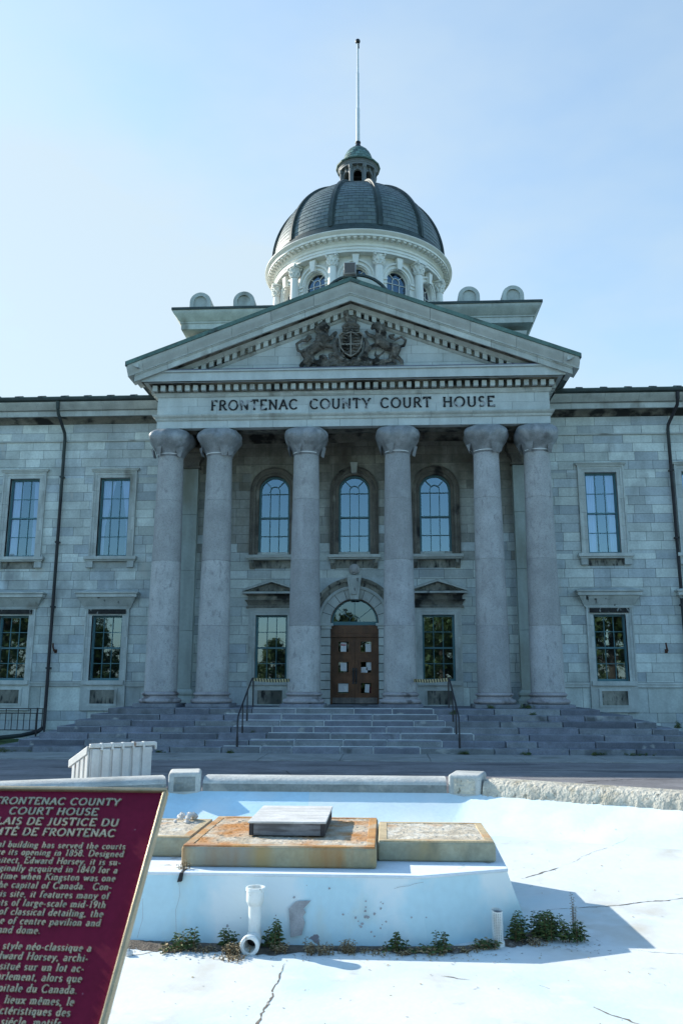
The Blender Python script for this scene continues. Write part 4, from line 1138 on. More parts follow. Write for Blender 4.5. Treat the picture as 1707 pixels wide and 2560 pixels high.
# ---- pediment
APZ = 16.30; SL = (16.30-13.25)/7.97
def rz(x): return APZ - SL*abs(x)
mb = MB()
zt = lambda x: rz(x) - 1.05
# tympanum stones
rd = random.Random(21)
zz = 13.10
while zz < 15.3:
    zb = min(zz+.33, 15.3)
    xa = max(0, (APZ-1.05-zz)/SL); 
    if xa < .05: break
    js = [-xa]
    while js[-1] < xa: js.append(js[-1] + rd.uniform(.8, 1.3))
    js[-1] = xa
    for a, b in zip(js, js[1:]):
        def cl(x): return min(zb, zt(x))
        pts = [(a+.005, zz+.004), (b-.005, zz+.004)]
        top = [(b-.005, min(zb-.004, zt(b-.005)))]
        if a < 0 < b and zb > zt(0): top.append((0, zt(0)))
        for xs_ in sorted([x_ for x_ in ((APZ-1.05-zb)/SL, -(APZ-1.05-zb)/SL) if a < x_ < b], reverse=True): top.append((xs_, zb-.004))
        top.append((a+.005, min(zb-.004, zt(a+.005))))
        pts += [p for p in top if p[1] > zz+.006]
        if len(pts) >= 3: mb.prism(pts, DF+.0, DF+.2)
    zz = zb
mb.add([(-6.0, DF+.01, 13.1), (6.0, DF+.01, 13.1), (0, DF+.01, 15.32)], [(0, 1, 2)], 1)
ped = mb.build('pediment', ['frieze', 'mortar'], CH)
def rake(name, prof_, matname, x_end=7.97, seg=None, seed=1, parent=ped):
    """moulding that follows both slopes: prof = (projection, height below the roof line)"""
    mb = MB(); rd = random.Random(seed)
    xs = [0.0]
    if seg:
        while xs[-1] < x_end - seg*1.4: xs.append(xs[-1] + seg*(1+rd.uniform(-.25, .25)))
    xs.append(x_end)
    k = len(prof_)
    for s_ in (-1, 1):
        for a, b in zip(xs, xs[1:]):
            g = .005 if seg else 0
            vs = []
            for xx in (a + (g if a else 0), b - g):
                for p, dz in prof_: vs.append((s_*xx, DF-p, rz(xx)+dz))
            fs = [(q, q+1, k+q+1, k+q) for q in range(k-1)] + [tuple(range(k)), tuple(range(2*k-1, k-1, -1))]
            mb.add(vs, fs)
    return mb.build(name, matname, parent)
rake('roof_edge', [(-.2, 0), (.98, 0), (.98, -.12), (.94, -.125), (.9, -.10), (-.2, -.10)], 'copper')
rake('cyma', [(-.2, -.102), (.93, -.125), (.90, -.20), (.82, -.30), (.735, -.37), (.70, -.42), (.70, -.45), (-.2, -.45)], 'frieze', seg=1.5, seed=3)
rake('raking_corona', [(-.2, -.452), (.66, -.452), (.66, -.49), (.62, -.50), (.62, -.70), (.55, -.70), (.52, -.655), (-.2, -.655)], 'trim', 7.75, seg=1.9, seed=4)
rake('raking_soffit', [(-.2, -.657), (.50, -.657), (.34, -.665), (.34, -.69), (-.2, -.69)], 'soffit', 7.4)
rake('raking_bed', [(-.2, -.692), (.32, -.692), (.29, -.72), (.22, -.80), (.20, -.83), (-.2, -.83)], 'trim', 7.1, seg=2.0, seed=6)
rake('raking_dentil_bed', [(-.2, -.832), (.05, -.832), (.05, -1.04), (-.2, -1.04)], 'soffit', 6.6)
rake('raking_moulding', [(-.2, -1.042), (.09, -1.042), (.07, -1.08), (.02, -1.12), (.0, -1.13), (-.2, -1.13)], 'trim', 6.3, seg=2.0, seed=7)
mb = MB()
k = 0
while True:
    xx = .0 + .282*k
    if xx > 6.15: break
    for s_ in ((-1, 1) if k else (1,)):
        x0, x1 = s_*xx-.08, s_*xx+.08
        t0, t1 = rz(x0) - .84, rz(x1) - .84
        if k == 0: t0 = t1 = rz(.08)-.84
        mb.hexa([(x0, DF-.20, t0-.20), (x1, DF-.20, t1-.20), (x1, DF-.05, t1-.20), (x0, DF-.05, t0-.20)],
                [(x0, DF-.20, t0), (x1, DF-.20, t1), (x1, DF-.05, t1), (x0, DF-.05, t0)])
    k += 1
mb.build('raking_dentil_row', 'trim', ped)
# eaves along the sides of the portico roof and the roof planes
mb = MB()
for s_ in (-1, 1):
    pr = [(7.53, 13.06), (7.60, 13.06), (7.70, 13.12), (7.93, 13.19), (7.93, 13.225), (7.53, 13.235)]
    mb.prism([(s_*a, b) for a, b in (pr if s_ > 0 else pr[::-1])], DF-.92, W+2.5)
mb.build('side_eave', 'trim', ped)
mb = MB()
for s_ in (-1, 1):
    pr = [(7.93, 13.10), (8.0, 13.10), (8.0, 13.25), (7.93, 13.25)]
    mb.prism([(s_*a, b) for a, b in (pr if s_ > 0 else pr[::-1])], DF-.97, W+2.5)
    pr = [(7.05, 12.70), (7.92, 13.05), (7.92, 13.058), (7.05, 13.058)]
    mb.prism([(s_*a, b) for a, b in (pr if s_ > 0 else pr[::-1])], DF-.05, W+2.5)
mb.build('side_gutter', 'copperdark', ped)
mb = MB()
for s_ in (-1, 1):
    y0, y1 = DF-.975, 33.4
    mb.hexa([(0, y0, APZ-.02), (s_*8.0, y0, rz(8.0)-.02), (s_*8.0, y1, rz(8.0)-.02), (0, y1, APZ-.02)],
            [(0, y0, APZ+.03), (s_*8.0, y0, rz(8.0)+.03), (s_*8.0, y1, rz(8.0)+.03), (0, y1, APZ+.03)])
mb.build('portico_roof', 'copper', ped)

# ---- coat of arms: shield between a lion and a horned horse, crown above, scrolls below
def blob(name, parts, parent, voxel=.035):
    """fuse tapered strokes [(points, radii)] and balls into one carved body"""
    mb = MB()
    for pts, rs in parts:
        pts = [Vector((p[0], (p[2] if len(p) > 2 else 0), p[1])) for p in pts]
        for i in range(len(pts)-1):
            a, b = pts[i], pts[i+1]; ra, rb = rs[i], rs[i+1]
            m = max(2, int((b-a).length/(min(ra, rb)*.55)))
            for q in range(m+1):
                t = q/m; p = a.lerp(b, t); r_ = ra+(rb-ra)*t
                mb.sphere((p.x, p.y, p.z), r_, 8)
        if len(pts) == 1: mb.sphere(tuple(pts[0]), rs[0], 10)
    me = bpy.data.meshes.new('tmp'); me.from_pydata(mb.v, [], mb.f)
    ob = bpy.data.objects.new('tmp', me); COL.objects.link(ob)
    md = ob.modifiers.new('r', 'REMESH'); md.mode = 'VOXEL'; md.voxel_size = voxel
    dg = bpy.context.evaluated_depsgraph_get()
    me2 = bpy.data.meshes.new_from_object(ob.evaluated_get(dg))
    bpy.data.objects.remove(ob); bpy.data.meshes.remove(me)
    me2.name = name
    me2.materials.clear(); me2.materials.append(M['arms'])
    me2.polygons.foreach_set('use_smooth', [True]*len(me2.polygons))
    o2 = bpy.data.objects.new(name, me2); COL.objects.link(o2)
    o2.parent = parent
    o2.location = Vector((0, DF-.18, 0)) - wloc(parent)
    return o2
rd = random.Random(9)
def pz(a, b):   # coordinates read in metres from the centre line and the ledge
    return (a, 13.16 + b)
def P2(lst): return [pz(*q[:2]) + tuple(q[2:]) for q in lst]
base_parts = [(P2([(-1.15,.10),(-.4,.09),(.4,.09),(1.2,.10)]), [.11]*4), (P2([(-1.35,.28),(-.9,.22),(-.45,.30),(-.2,.16)]), [.09,.13,.12,.1]), (P2([(1.4,.28),(.95,.20),(.5,.30),(.2,.16)]), [.08,.13,.12,.1])]
for k in range(46):
    a = rd.uniform(-1.15, 1.2); b = rd.uniform(.1, .55 if abs(a) > .45 else .3)
    base_parts.append((P2([(a, b, rd.uniform(-.1, .0))]), [rd.uniform(.05, .11)]))
for k in range(16):
    a = rd.uniform(-1.0, 1.05); b = rd.uniform(.15, .5)
    base_parts.append((P2([(a, b, -.05), (a+rd.uniform(-.2, .2), b+rd.uniform(-.05, .15), -.08), (a+rd.uniform(-.25, .25), b+rd.uniform(.0, .2), -.05)]), [.035, .045, .03]))
arms = blob('coat_of_arms', base_parts, ped, .028)
lion = [(P2([(-1.62,.62),(-1.35,.78),(-1.10,.98,-.05),(-1.02,1.20,-.08)]), [.20,.21,.25,.24]),
        (P2([(-1.00,1.45,-.1),(-.98,1.62,-.14)]), [.21,.17]), (P2([(-.93,1.53,-.24),(-.86,1.48,-.26)]), [.10,.08]),
        (P2([(-1.66,.62),(-1.55,.40),(-1.80,.16),(-1.78,.03),(-1.64,.02)]), [.17,.12,.08,.07,.06]),
        (P2([(-1.50,.55,.05),(-1.38,.36,.05),(-1.55,.14,.05)]), [.15,.1,.07]),
        (P2([(-.98,1.08),(-.72,1.20),(-.56,1.38)]), [.13,.09,.08]), (P2([(-.98,.95),(-.68,.86),(-.52,.92)]), [.12,.09,.08]),
        (P2([(-1.68,.66),(-1.92,.72),(-1.98,.98),(-1.78,1.12),(-1.60,1.10)]), [.06,.055,.05,.055,.07]), (P2([(-1.52,1.22)]), [.11]), (P2([(-1.62,1.14)]), [.09])]
for k in range(26):
    a = rd.uniform(0, 6.28); lion.append((P2([(-1.03+.26*math.cos(a)*rd.uniform(.6, 1), 1.36+.34*math.sin(a), -.12)]), [rd.uniform(.05, .085)]))
blob('lion', lion, arms, .026)
uni = [(P2([(1.62,.76),(1.30,.82),(1.05,1.0,-.05),(1.02,1.22,-.08)]), [.18,.18,.20,.16]), (P2([(1.05,1.35,-.1),(.98,1.60,-.12),(.84,1.56,-.16),(.78,1.46,-.18)]), [.16,.14,.10,.07]),
       (P2([(.98,1.66),(.94,1.80)]), [.05,.03]),
       (P2([(1.66,.72),(1.60,.46),(1.82,.26),(1.84,.06),(1.74,.03)]), [.16,.10,.07,.06,.06]), (P2([(1.52,.62,.05),(1.42,.40,.05),(1.60,.2,.05)]), [.13,.08,.05]),
       (P2([(1.05,1.08),(.80,1.22),(.62,1.30),(.55,1.40)]), [.11,.08,.07,.06]), (P2([(1.0,.92),(.74,.84),(.62,.66)]), [.10,.07,.06]),
       (P2([(1.72,.80),(1.92,.84),(1.98,1.06),(1.82,1.18),(1.60,1.08),(1.46,1.16)]), [.06,.05,.05,.045,.05,.06]), (P2([(1.42,1.22),(1.55,1.26)]), [.07,.05])]
for k in range(18): uni.append((P2([(1.08+rd.uniform(-.02, .16), 1.15+.5*k/18, -.1)]), [rd.uniform(.05, .075)]))
blob('unicorn', uni, arms, .026)
crown = [(P2([(-.24,1.42),(0,1.40,-.12),(.24,1.42)]), [.07,.08,.07]), (P2([(-.24,1.46),(-.26,1.60,-.05),(-.10,1.70,-.1),(0,1.66,-.12)]), [.07,.08,.08,.07]), (P2([(.24,1.46),(.26,1.60,-.05),(.10,1.70,-.1),(0,1.66,-.12)]), [.07,.08,.08,.07]),
         (P2([(0,1.5),(0,1.62)]), [.16,.15]), (P2([(.10,1.76),(-.08,1.88),(-.14,2.02)]), [.12,.14,.11]), (P2([(-.18,2.10,-.1)]), [.11]), (P2([(.12,1.80),(.20,1.92),(.14,2.02)]), [.07,.04,.04]), (P2([(-.08,1.82),(-.18,1.74)]), [.05,.05])]
for k in range(10): crown.append((P2([(-.25+.055*k, 1.50, -.16)]), [.035]))
blob('crown', crown, arms, .024)
# shield: rim, quartered field with small charges
mb = MB(); yS = DF-.30
sh = [(0, .38), (.22, .52), (.38, .74), (.42, 1.0), (.46, 1.24), (.40, 1.28), (.36, 1.34), (.18, 1.30), (0, 1.36)]
out = sh + [(-a, b) for a, b in sh[-2:0:-1]]
out = [pz(a, b) for a, b in out]
mb.prism(out, yS, DF-.02)
n = len(out); cz = 13.16+.9
for i in range(n):
    a = out[i]; b = out[(i+1) % n]
    ia = (a[0]*.90, cz+(a[1]-cz)*.92); ib = (b[0]*.90, cz+(b[1]-cz)*.92)
    mb.add([(a[0], yS-.06, a[1]), (b[0], yS-.06, b[1]), (ib[0], yS-.06, ib[1]), (ia[0], yS-.06, ia[1]), (a[0], yS, a[1]), (b[0], yS, b[1]), (ib[0], yS, ib[1]), (ia[0], yS, ia[1])],
           [(0,1,2,3),(0,4,5,1),(2,6,7,3)], 1)
mb.box(-.02, .02, yS-.05, yS, 13.16+.42, 13.16+1.33, 1); mb.box(-.42, -.022, yS-.05, yS, 13.16+.855, 13.16+.895, 1); mb.box(.022, .42, yS-.05, yS, 13.16+.855, 13.16+.895, 1)
for q, (a, b) in enumerate(((-.2, 1.08), (.2, 1.08), (-.18, .68), (.18, .68))):
    for j in range(3):
        zc = 13.16+b+.13*(1-j)
        mb.tube([(a-.11, yS-.02, zc), (a-.03, yS-.05, zc+.03), (a+.05, yS-.04, zc-.01), (a+.12, yS-.02, zc+.04)], [.02, .035, .03, .02], 6)
for s_ in (-1, 1):                                                # motto band around the shield
    mb.tube([(s_*.50, DF-.2, 13.16+1.15), (s_*.60, DF-.22, 13.16+.85), (s_*.52, DF-.24, 13.16+.5), (s_*.28, DF-.26, 13.16+.28), (0, DF-.27, 13.16+.22)], [.06, .09, .1, .09, .08], 8)
mb.build('shield', ['arms', 'armspale'], arms)

# ---- wing cornices, gutters and roofs
for sx in (-1, 1):
    a, b = (7.2, 23.6)
    pth = [(sx*a, W), (sx*b, W)] if sx > 0 else [(-b, W), (-a, W)]
    mb = MB()
    rd = random.Random(31+sx); xs = [a]
    while xs[-1] < b-1.8: xs.append(xs[-1] + rd.uniform(1.1, 1.7))
    xs.append(b)
    def parts(prof_):
        for u, v in zip(xs, xs[1:]):
            q = [(sx*(u+.004), W), (sx*(v-.004), W)] if sx > 0 else [(-(v-.004), W), (-(u+.004), W)]
            mb.sweep(q, prof_)
    parts([(0, 12.385), (.50, 12.385), (.50, 12.58), (.54, 12.60), (0, 12.62)])
    parts([(0, 12.625), (.56, 12.625), (.60, 12.66), (.72, 12.76), (.80, 12.84), (.82, 12.88), (0, 12.89)])
    wc = mb.build('wing_cornice', 'trim', CH)
    mb = MB(); mb.sweep(pth, [(0, 12.205), (.06, 12.205), (.10, 12.24), (.16, 12.30), (.24, 12.34), (.42, 12.382), (0, 12.382)]); mb.build('bed_moulding', 'soffit', wc)
    mb = MB(); mb.sweep(pth, [(.70, 12.895), (.86, 12.895), (.93, 12.93), (.95, 13.02), (.93, 13.03), (.70, 13.03)]); mb.build('gutter', 'copperdark', CH)
    mb = MB()
    x0, x1 = (7.2, 23.8) if sx > 0 else (-23.8, -7.2)
    mb.hexa([(x0, W-.9, 13.03), (x1, W-.9, 13.03), (x1, 38.5, 14.6), (x0, 38.5, 14.6)], [(x0, W-.9, 13.07), (x1, W-.9, 13.07), (x1, 38.5, 14.66), (x0, 38.5, 14.66)])
    rf = mb.build('wing_roof', 'copper', CH)
    xx = 7.7; rib0 = None
    while xx < 23.5:
        if rib0 is None:
            mb = MB(); mb.prism([(W-.93, 13.03), (W-.93, 13.09), (W-.6, 13.22), (W-.3, 13.20)], sx*xx-.09, sx*xx+.09, ax='x'); rib0 = mb.build('roof_rib', 'copperdark', rf, (sx*xx, W, 13.1))
        else:
            c = rib0.copy(); COL.objects.link(c); c.parent = rf; c.location = Vector(rib0.location) + Vector((sx*(xx-7.7), 0, 0))
        xx += .92

# ---- end pavilion that closes the left wing (stands outside the photograph, shades the forecourt)
mb = MB(); mb.box(-38, -23.25, 28.6, 46, 0, 13.0); mb.box(-38.5, -23.0, 27.9, 46.4, 13.0, 13.5)
mb.build('end_pavilion', 'stone', CH)

# ---- downpipes and wall hooks
for sx, xb in ((-1, -11.50), (1, 12.03)):
    mb = MB(); y = W-.13; xt = xb + (-.10 if sx < 0 else .22)
    mb.tube([(xt, W-.85, 12.9), (xt, W-.80, 12.6)], .075, 10)
    mb.tube([(xt, W-.80, 12.62), (xt, W-.72, 12.42), (xb, W-.20, 11.78), (xb, y, 11.6), (xb, y, .42)], .062, 10)
    if sx < 0: mb.tube([(xb, y, .44), (xb-.10, y-.35, .30), (xb-.45, y-.9, .20), (xb-3.2, y-2.2, -.06)], .075, 10)
    for zz in (10.0, 7.4, 4.9, 2.6): mb.box(xb-.075, xb+.075, y-.075, W, zz-.03, zz+.03)
    mb.build('downpipe', 'pipe', CH)
for xx in (-11.33, 11.34):
    mb = MB(); mb.box(xx-.03, xx+.07, W-.02, W+.0, 3.16, 3.30)
    mb.tube([(xx+.03, W-.02, 3.22), (xx+.02, W-.16, 3.24), (xx-.02, W-.20, 3.38), (xx-.03, W-.19, 3.52)], [.035, .035, .03, .03], 8)
    mb.build('wall_hook', 'rusty', CH)

# ---- attic block, lunette gable, round-topped roof posts
YB = 32.8
mb = MB(); rd = random.Random(41)
block_wall(mb, -6.2, 6.2, [13.0, 13.6, 14.2, 14.8, 15.4, 16.0, 16.9], [], YB+.35, rd, 1, 1.6)
mb.box(-7.0, 7.0, YB+.45, 43, 12.9, 17.0, 0)
att = mb.build('attic_block', ['stone', 'mortar'], CH)
for s_ in (-1, 1):
    mb = MB(); x0, x1 = sorted((s_*6.12, s_*7.05))
    mb.box(x0, x1, YB, 43, 13.0, 15.2); mb.box(x0, x1, YB+.002, 43, 15.206, 16.28)
    mb.sweep([(x0, YB+.5), (x0, YB), (x1, YB), (x1, YB+.5)], [(0, 16.285), (.03, 16.285), (.05, 16.35), (.12, 16.42), (.16, 16.56), (.16, 16.62), (0, 16.62)])
    mb.build('attic_pier', 'trim', att)
def attic_cornice(name, x0, x1, y0, matname, prof_):
    mb = MB(); mb.sweep([(x0, 43), (x0, y0), (x1, y0), (x1, 43)], prof_); return mb.build(name, matname, att)
CP = [(-.6, 16.88), (.40, 16.88), (.40, 17.12), (.44, 17.13), (.44, 17.20), (.50, 17.24), (.58, 17.36), (.68, 17.48), (.72, 17.56), (.72, 17.62), (-.6, 17.62)]
attic_cornice('attic_cornice', -7.05, -3.83, YB, 'trim', CP)
attic_cornice('attic_cornice', 3.83, 7.05, YB, 'trim', CP)
mb = MB(); mb.sweep([(-3.8, YB+.3), (3.8, YB+.3)], [(-.6, 16.87), (.40, 16.87), (.40, 17.12), (.44, 17.20), (.58, 17.36), (.72, 17.54), (.72, 17.60), (-.6, 17.60)]); mb.build('attic_cornice', 'trim', att)
for x0, x1, yy in ((-7.05, -3.83, YB), (3.83, 7.05, YB)):
    attic_cornice('attic_roof_edge', x0, x1, yy, 'copperdark', [(-.6, 17.622), (.76, 17.622), (.76, 17.72), (.74, 17.74), (-.6, 17.76)])
mb = MB(); mb.sweep([(-3.9, YB+.3), (3.9, YB+.3)], [(-.6, 17.602), (.76, 17.602), (.76, 17.69), (-.6, 17.72)]); mb.build('attic_roof_edge', 'copperdark', att)
mb = MB(); mb.box(-7.0, 7.0, YB+.5, 43, 17.0, 17.60); mb.build('attic_roof', 'copperdark', att)
# dark brackets in the frieze of the attic
mb = MB()
for s_ in (-1, 1):
    for xx in (5.2, 4.6): mb.box(s_*xx-.14, s_*xx+.14, YB+.0, YB+.5, 16.6, 16.87)
mb.build('attic_bracket', 'soffit', att)
# lunette gable behind the pediment
mb = MB()
pp = [(1.52*math.cos(PI*k/32), 17.70+1.52*math.sin(PI*k/32)) for k in range(33)]
mb.prism(pp, YB-.25, YB+.9)
lun = mb.build('lunette_gable', 'trim', CH)
mb = MB(); arch_sweep(mb, arch_pts(1.52, 17.66, 17.70, 32), [(0, .24), (.09, .24), (.11, .21), (.11, -1.2), (0, -1.2)], fm0(0, YB-.1)); mb.build('lunette_roof', 'copperdark', lun)
mb = MB(); arch_sweep(mb, arch_pts(1.30, 17.66, 17.70, 32), [(-.02, .14), (-.02, .20), (.10, .24), (.16, .24), (.16, .14)], fm0(0, YB-.1)); mb.build('lunette_moulding', 'trim', lun)
def roof_post(x):
    o = (x, YB+.2, 17.7); r_ = .46; zc = 18.24
    mb = MB()
    pp = [(x+r_, 17.6)] + [(x+r_*math.cos(PI*k/20), zc+r_*math.sin(PI*k/20)) for k in range(21)] + [(x-r_, 17.6)]
    mb.prism(pp, YB-.12, YB+1.0)
    p = mb.build('roof_post', 'trim', CH, o)
    mb = MB(); arch_sweep(mb, arch_pts(.29, 17.62, zc-.02, 16), [(0, 0), (0, .07), (.165, .07), (.165, 0)], fm0(x, YB-.12)); mb.build('niche_rim', 'trim', p, o)
    return p
rp = roof_post(-6.72)
for xx in (-4.82, 4.84, 6.70): copy_tree(rp, CH, (xx+6.72, 0, 0))

# ---- drum and dome
DX, DY = -.02, 37.5
RW = 3.72
def cyl(th0):
    return lambda x, z, p: (DX + (RW+p)*math.sin(th0 + x/RW), DY - (RW+p)*math.cos(th0 + x/RW), z)
BAYW = RW*PI/12
mb = MB()
Z0, ZT, ZSPR, WH = 17.4, 20.88, 19.80, .56
for k in range(12):
    th = 2*PI*k/12; f = cyl(th); pts = arch_pts(WH, 18.3, ZSPR, 20)
    spandrel(mb, pts, BAYW, ZT, f)
    # below the window
    mb.add([f(-BAYW, Z0, 0), f(-WH, Z0, 0), f(0, Z0, 0), f(WH, Z0, 0), f(BAYW, Z0, 0), f(-BAYW, 18.3, 0), f(-WH, 18.3, 0), f(0, 18.3, 0), f(WH, 18.3, 0), f(BAYW, 18.3, 0)],
           [(0,1,6,5),(1,2,7,6),(2,3,8,7),(3,4,9,8)])
drum = mb.build('drum', 'white', CH, (DX, DY, Z0))
mb = MB()
for k in range(12):
    f = cyl(2*PI*k/12)
    arch_sweep(mb, arch_pts(WH, 18.3, ZSPR, 20), [(0, -.14), (0, .04), (.04, .04), (.05, .10), (.13, .10), (.14, .06), (.19, .06), (.21, .15), (.26, .17), (.28, .17), (.28, 0)], f)
    # keystone
    vs = [f(-.09, 20.32, .05), f(.09, 20.32, .05), f(.15, 20.84, .05), f(-.15, 20.84, .05), f(-.09, 20.32, .24), f(.09, 20.32, .24), f(.15, 20.84, .28), f(-.15, 20.84, .28)]
    mb.add(vs, [(4,5,6,7),(0,4,7,3),(1,2,6,5),(0,1,5,4),(3,7,6,2)])
    # impost piers
    for s_ in (-1, 1):
        a, b = sorted((s_*.58, s_*.84))
        for (za, zb, pp_) in ((17.5, 19.56, .13), (19.56, 19.64, .18), (19.64, 19.72, .15), (19.72, 19.81, .21)):
            vs = [f(a, za, 0), f(b, za, 0), f(b, zb, 0), f(a, zb, 0), f(a, za, pp_), f(b, za, pp_), f(b, zb, pp_), f(a, zb, pp_)]
            mb.add(vs, [(4,5,6,7),(0,4,7,3),(1,2,6,5),(0,1,5,4),(3,7,6,2)])
mb.build('arch_trim', 'white', drum, (DX, DY, Z0))
def drum_window():
    mb = MB(); f = lambda x, z, p: (x, -RW-p+RW, z)
    f = lambda x, z, p: (DX + x, DY - RW - p + .05, z)
    arch_sweep(mb, arch_pts(WH-.002, 18.3, ZSPR, 20), [(0, -.16), (0, -.08), (-.045, -.08), (-.045, -.16)], f)
    bw = .012
    def bx(a, b, c, d): mb.box(DX+a, DX+b, DY-RW+.05+.09, DY-RW+.05+.14, c, d)
    bx(-.19, -.165, 18.3, 19.78); bx(.165, .19, 18.3, 19.78)
    for zz in (18.75, 19.25, 19.74): bx(-.52, .52, zz-bw, zz+bw)
    arch_sweep(mb, arch_pts(.178, 19.74, 19.86, 10), [(-.012, -.14), (-.012, -.09), (.012, -.09), (.012, -.14)], f)
    for a in (48, 132):
        ca, sa = math.cos(R(a)), math.sin(R(a)); nx, nz = -sa*bw, ca*bw
        p0 = (DX+.18*ca, 19.86+.18*sa); p1 = (DX+.53*ca, 19.80+.53*sa)
        mb.prism([(p0[0]-nx, p0[1]-nz), (p1[0]-nx, p1[1]-nz), (p1[0]+nx, p1[1]+nz), (p0[0]+nx, p0[1]+nz)], DY-RW+.14, DY-RW+.19)
    wn = mb.build('drum_window', 'white', drum, (DX, DY, Z0))
    mb = MB(); pts = arch_pts(WH-.03, 18.33, ZSPR, 20); mb.add([f(a, b, -.13) for a, b, _, _ in pts], [tuple(range(len(pts)))])
    pn = mb.build('drum_pane', 'glassdark', drum, (DX, DY, Z0))
    return wn, pn
dw, dp = drum_window()
for k in range(1, 12):
    for src in (dw, dp):
        c = src.copy(); COL.objects.link(c); c.parent = drum; c.rotation_euler = (0, 0, 2*PI*k/12)
mb = MB(); mb.lathe([(2.9, 17.4), (2.9, 21.4), (.1, 21.45)], 24, (DX, DY)); mb.build('inner_drum', 'dark', drum, (DX, DY, Z0))
RC = 4.02
def drum_column():
    x, y = DX + RC*math.sin(PI/12), DY - RC*math.cos(PI/12)
    o = (DX, DY, Z0)
    mb = MB(); mb.lathe([(.26, 17.5), (.26, 17.75), (.235, 17.85), (.21, 17.95), (.205, 18.5), (.20, 19.2), (.175, 20.28)], 20, (x, y))
    c = mb.build('drum_column', 'white', drum, o)
    # leafy capital joined to the same mesh: bell, two leaf rings, corner scrolls, abacus
    mb = MB()
    mb.lathe([(.19, 20.27), (.215, 20.30), (.19, 20.34), (.185, 20.5), (.22, 20.66), (.27, 20.74)], 20, (x, y))
    for ring_, (z0_, n_, off) in enumerate(((20.36, 8, 0), (20.50, 8, PI/8))):
        for k in range(n_):
            a = 2*PI*k/n_+off; ca, sa = math.cos(a), math.sin(a)
            pts = [(x+r_*ca, y+r_*sa, z_) for r_, z_ in ((.185, z0_), (.205, z0_+.09), (.255, z0_+.15), (.285, z0_+.13))]
            mb.tube(pts, [.05, .06, .05, .02], 6)
    for k in range(4):
        a = PI/4+PI/2*k + PI/12; mb.sphere((x+.30*math.cos(a), y+.30*math.sin(a), 20.72), .06, 8)
    ca, sa = math.cos(PI/12), math.sin(PI/12); h = .27
    cor = [(x+ (u*ca - v*sa)*h, y + (u*sa + v*ca)*h) for u, v in ((-1,-1),(1,-1),(1,1),(-1,1))]
    mb.prism(cor, 20.77, 20.875, ax='z')
    cp = mb.build('drum_capital', 'white', drum, o)
    return c, cp
dcs = drum_column()
for k in range(1, 12):
    for src in dcs:
        c = src.copy(); COL.objects.link(c); c.parent = drum; c.rotation_euler = (0, 0, 2*PI*k/12)
mb = MB()
mb.lathe([(3.6, 20.88), (4.10, 20.88), (4.10, 20.99), (4.13, 21.0), (4.13, 21.10), (4.18, 21.14), (4.10, 21.16), (4.10, 21.30), (4.16, 21.34), (4.20, 21.38), (4.20, 21.46),
          (4.46, 21.47), (4.46, 21.56), (4.52, 21.60), (4.60, 21.68), (4.60, 21.71), (3.9, 21.72)], 120, (DX, DY))
mb.build('drum_cornice', 'white', drum, (DX, DY, Z0), angle=25)
mb = MB(); nb = 96
for k in range(nb):
    a = 2*PI*k/nb
    ca, sa = math.cos(a), math.sin(a)
    def pp(r_, t, z): return (DX + r_*ca - t*sa, DY + r_*sa + t*ca, z)
    h = .075
    mb.hexa([pp(4.19, -h, 21.37), pp(4.40, -h, 21.40), pp(4.40, h, 21.40), pp(4.19, h, 21.37)], [pp(4.19, -h, 21.468), pp(4.42, -h, 21.468), pp(4.42, h, 21.468), pp(4.19, h, 21.468)])
mb.build('drum_dentil_row', 'white', drum, (DX, DY, Z0))
mb = MB(); mb.lathe([(4.0, 21.722), (4.50, 21.722), (4.50, 21.79), (4.42, 21.84), (4.38, 21.95), (4.34, 21.98), (4.30, 22.10), (4.26, 22.14), (4.26, 22.2), (4.1, 22.22)], 96, (DX, DY))
dgut = mb.build('dome_base_ring', 'copperdark', CH, (DX, DY, 21.7), angle=25)
# dome of slates: one island per slate
DZ, DR, DH = 22.05, 4.20, 4.22
def dome_r(z): return DR*math.sqrt(max(0, 1-((z-DZ)/DH)**2))
mb = MB(); rd = random.Random(77)
rows = 26
ts = [R(2 + 76*k/rows) for k in range(rows+1)]
for k in range(rows):
    t0, t1 = ts[k], ts[k+1]
    r0, z0 = DR*math.cos(t0), DZ+DH*math.sin(t0); r1, z1 = DR*math.cos(t1), DZ+DH*math.sin(t1)
    for b in range(12):
        A0 = 2*PI*b/12 + PI/12 + PI/2; A1 = A0 + 2*PI/12
        per = max(2, int(round(r0*(A1-A0)/.36)))
        off = .5 if k % 2 else 0
        cuts = [0] + [(q+off)/per for q in range(0 if off else 1, per)] + [1]
        for u, v in zip(cuts, cuts[1:]):
            if v-u < .02: continue
            g = .006/max(r0, .5)
            a, c = A0+(A1-A0)*u+g, A0+(A1-A0)*v-g
            m_ = (a+c)/2
            lift = .022
            def pt(r_, an, z): return (DX+r_*math.cos(an), DY+r_*math.sin(an), z)
            mb.add([pt(r0+lift, a, z0), pt(r0+lift, m_, z0), pt(r0+lift, c, z0), pt(r1+.006, c, z1), pt(r1+.006, m_, z1), pt(r1+.006, a, z1), pt(r0-.01, a, z0), pt(r0-.01, m_, z0), pt(r0-.01, c, z0)],
                   [(0,1,4,5),(1,2,3,4),(6,7,1,0),(7,8,2,1)])
mb.lathe([(DR*math.cos(R(88*q/24))-.012, DZ+DH*math.sin(R(88*q/24))) for q in range(25)], 72, (DX, DY), mi=1)
dome = mb.build('dome', ['slate', 'slategap'], CH, (DX, DY, DZ), angle=12)
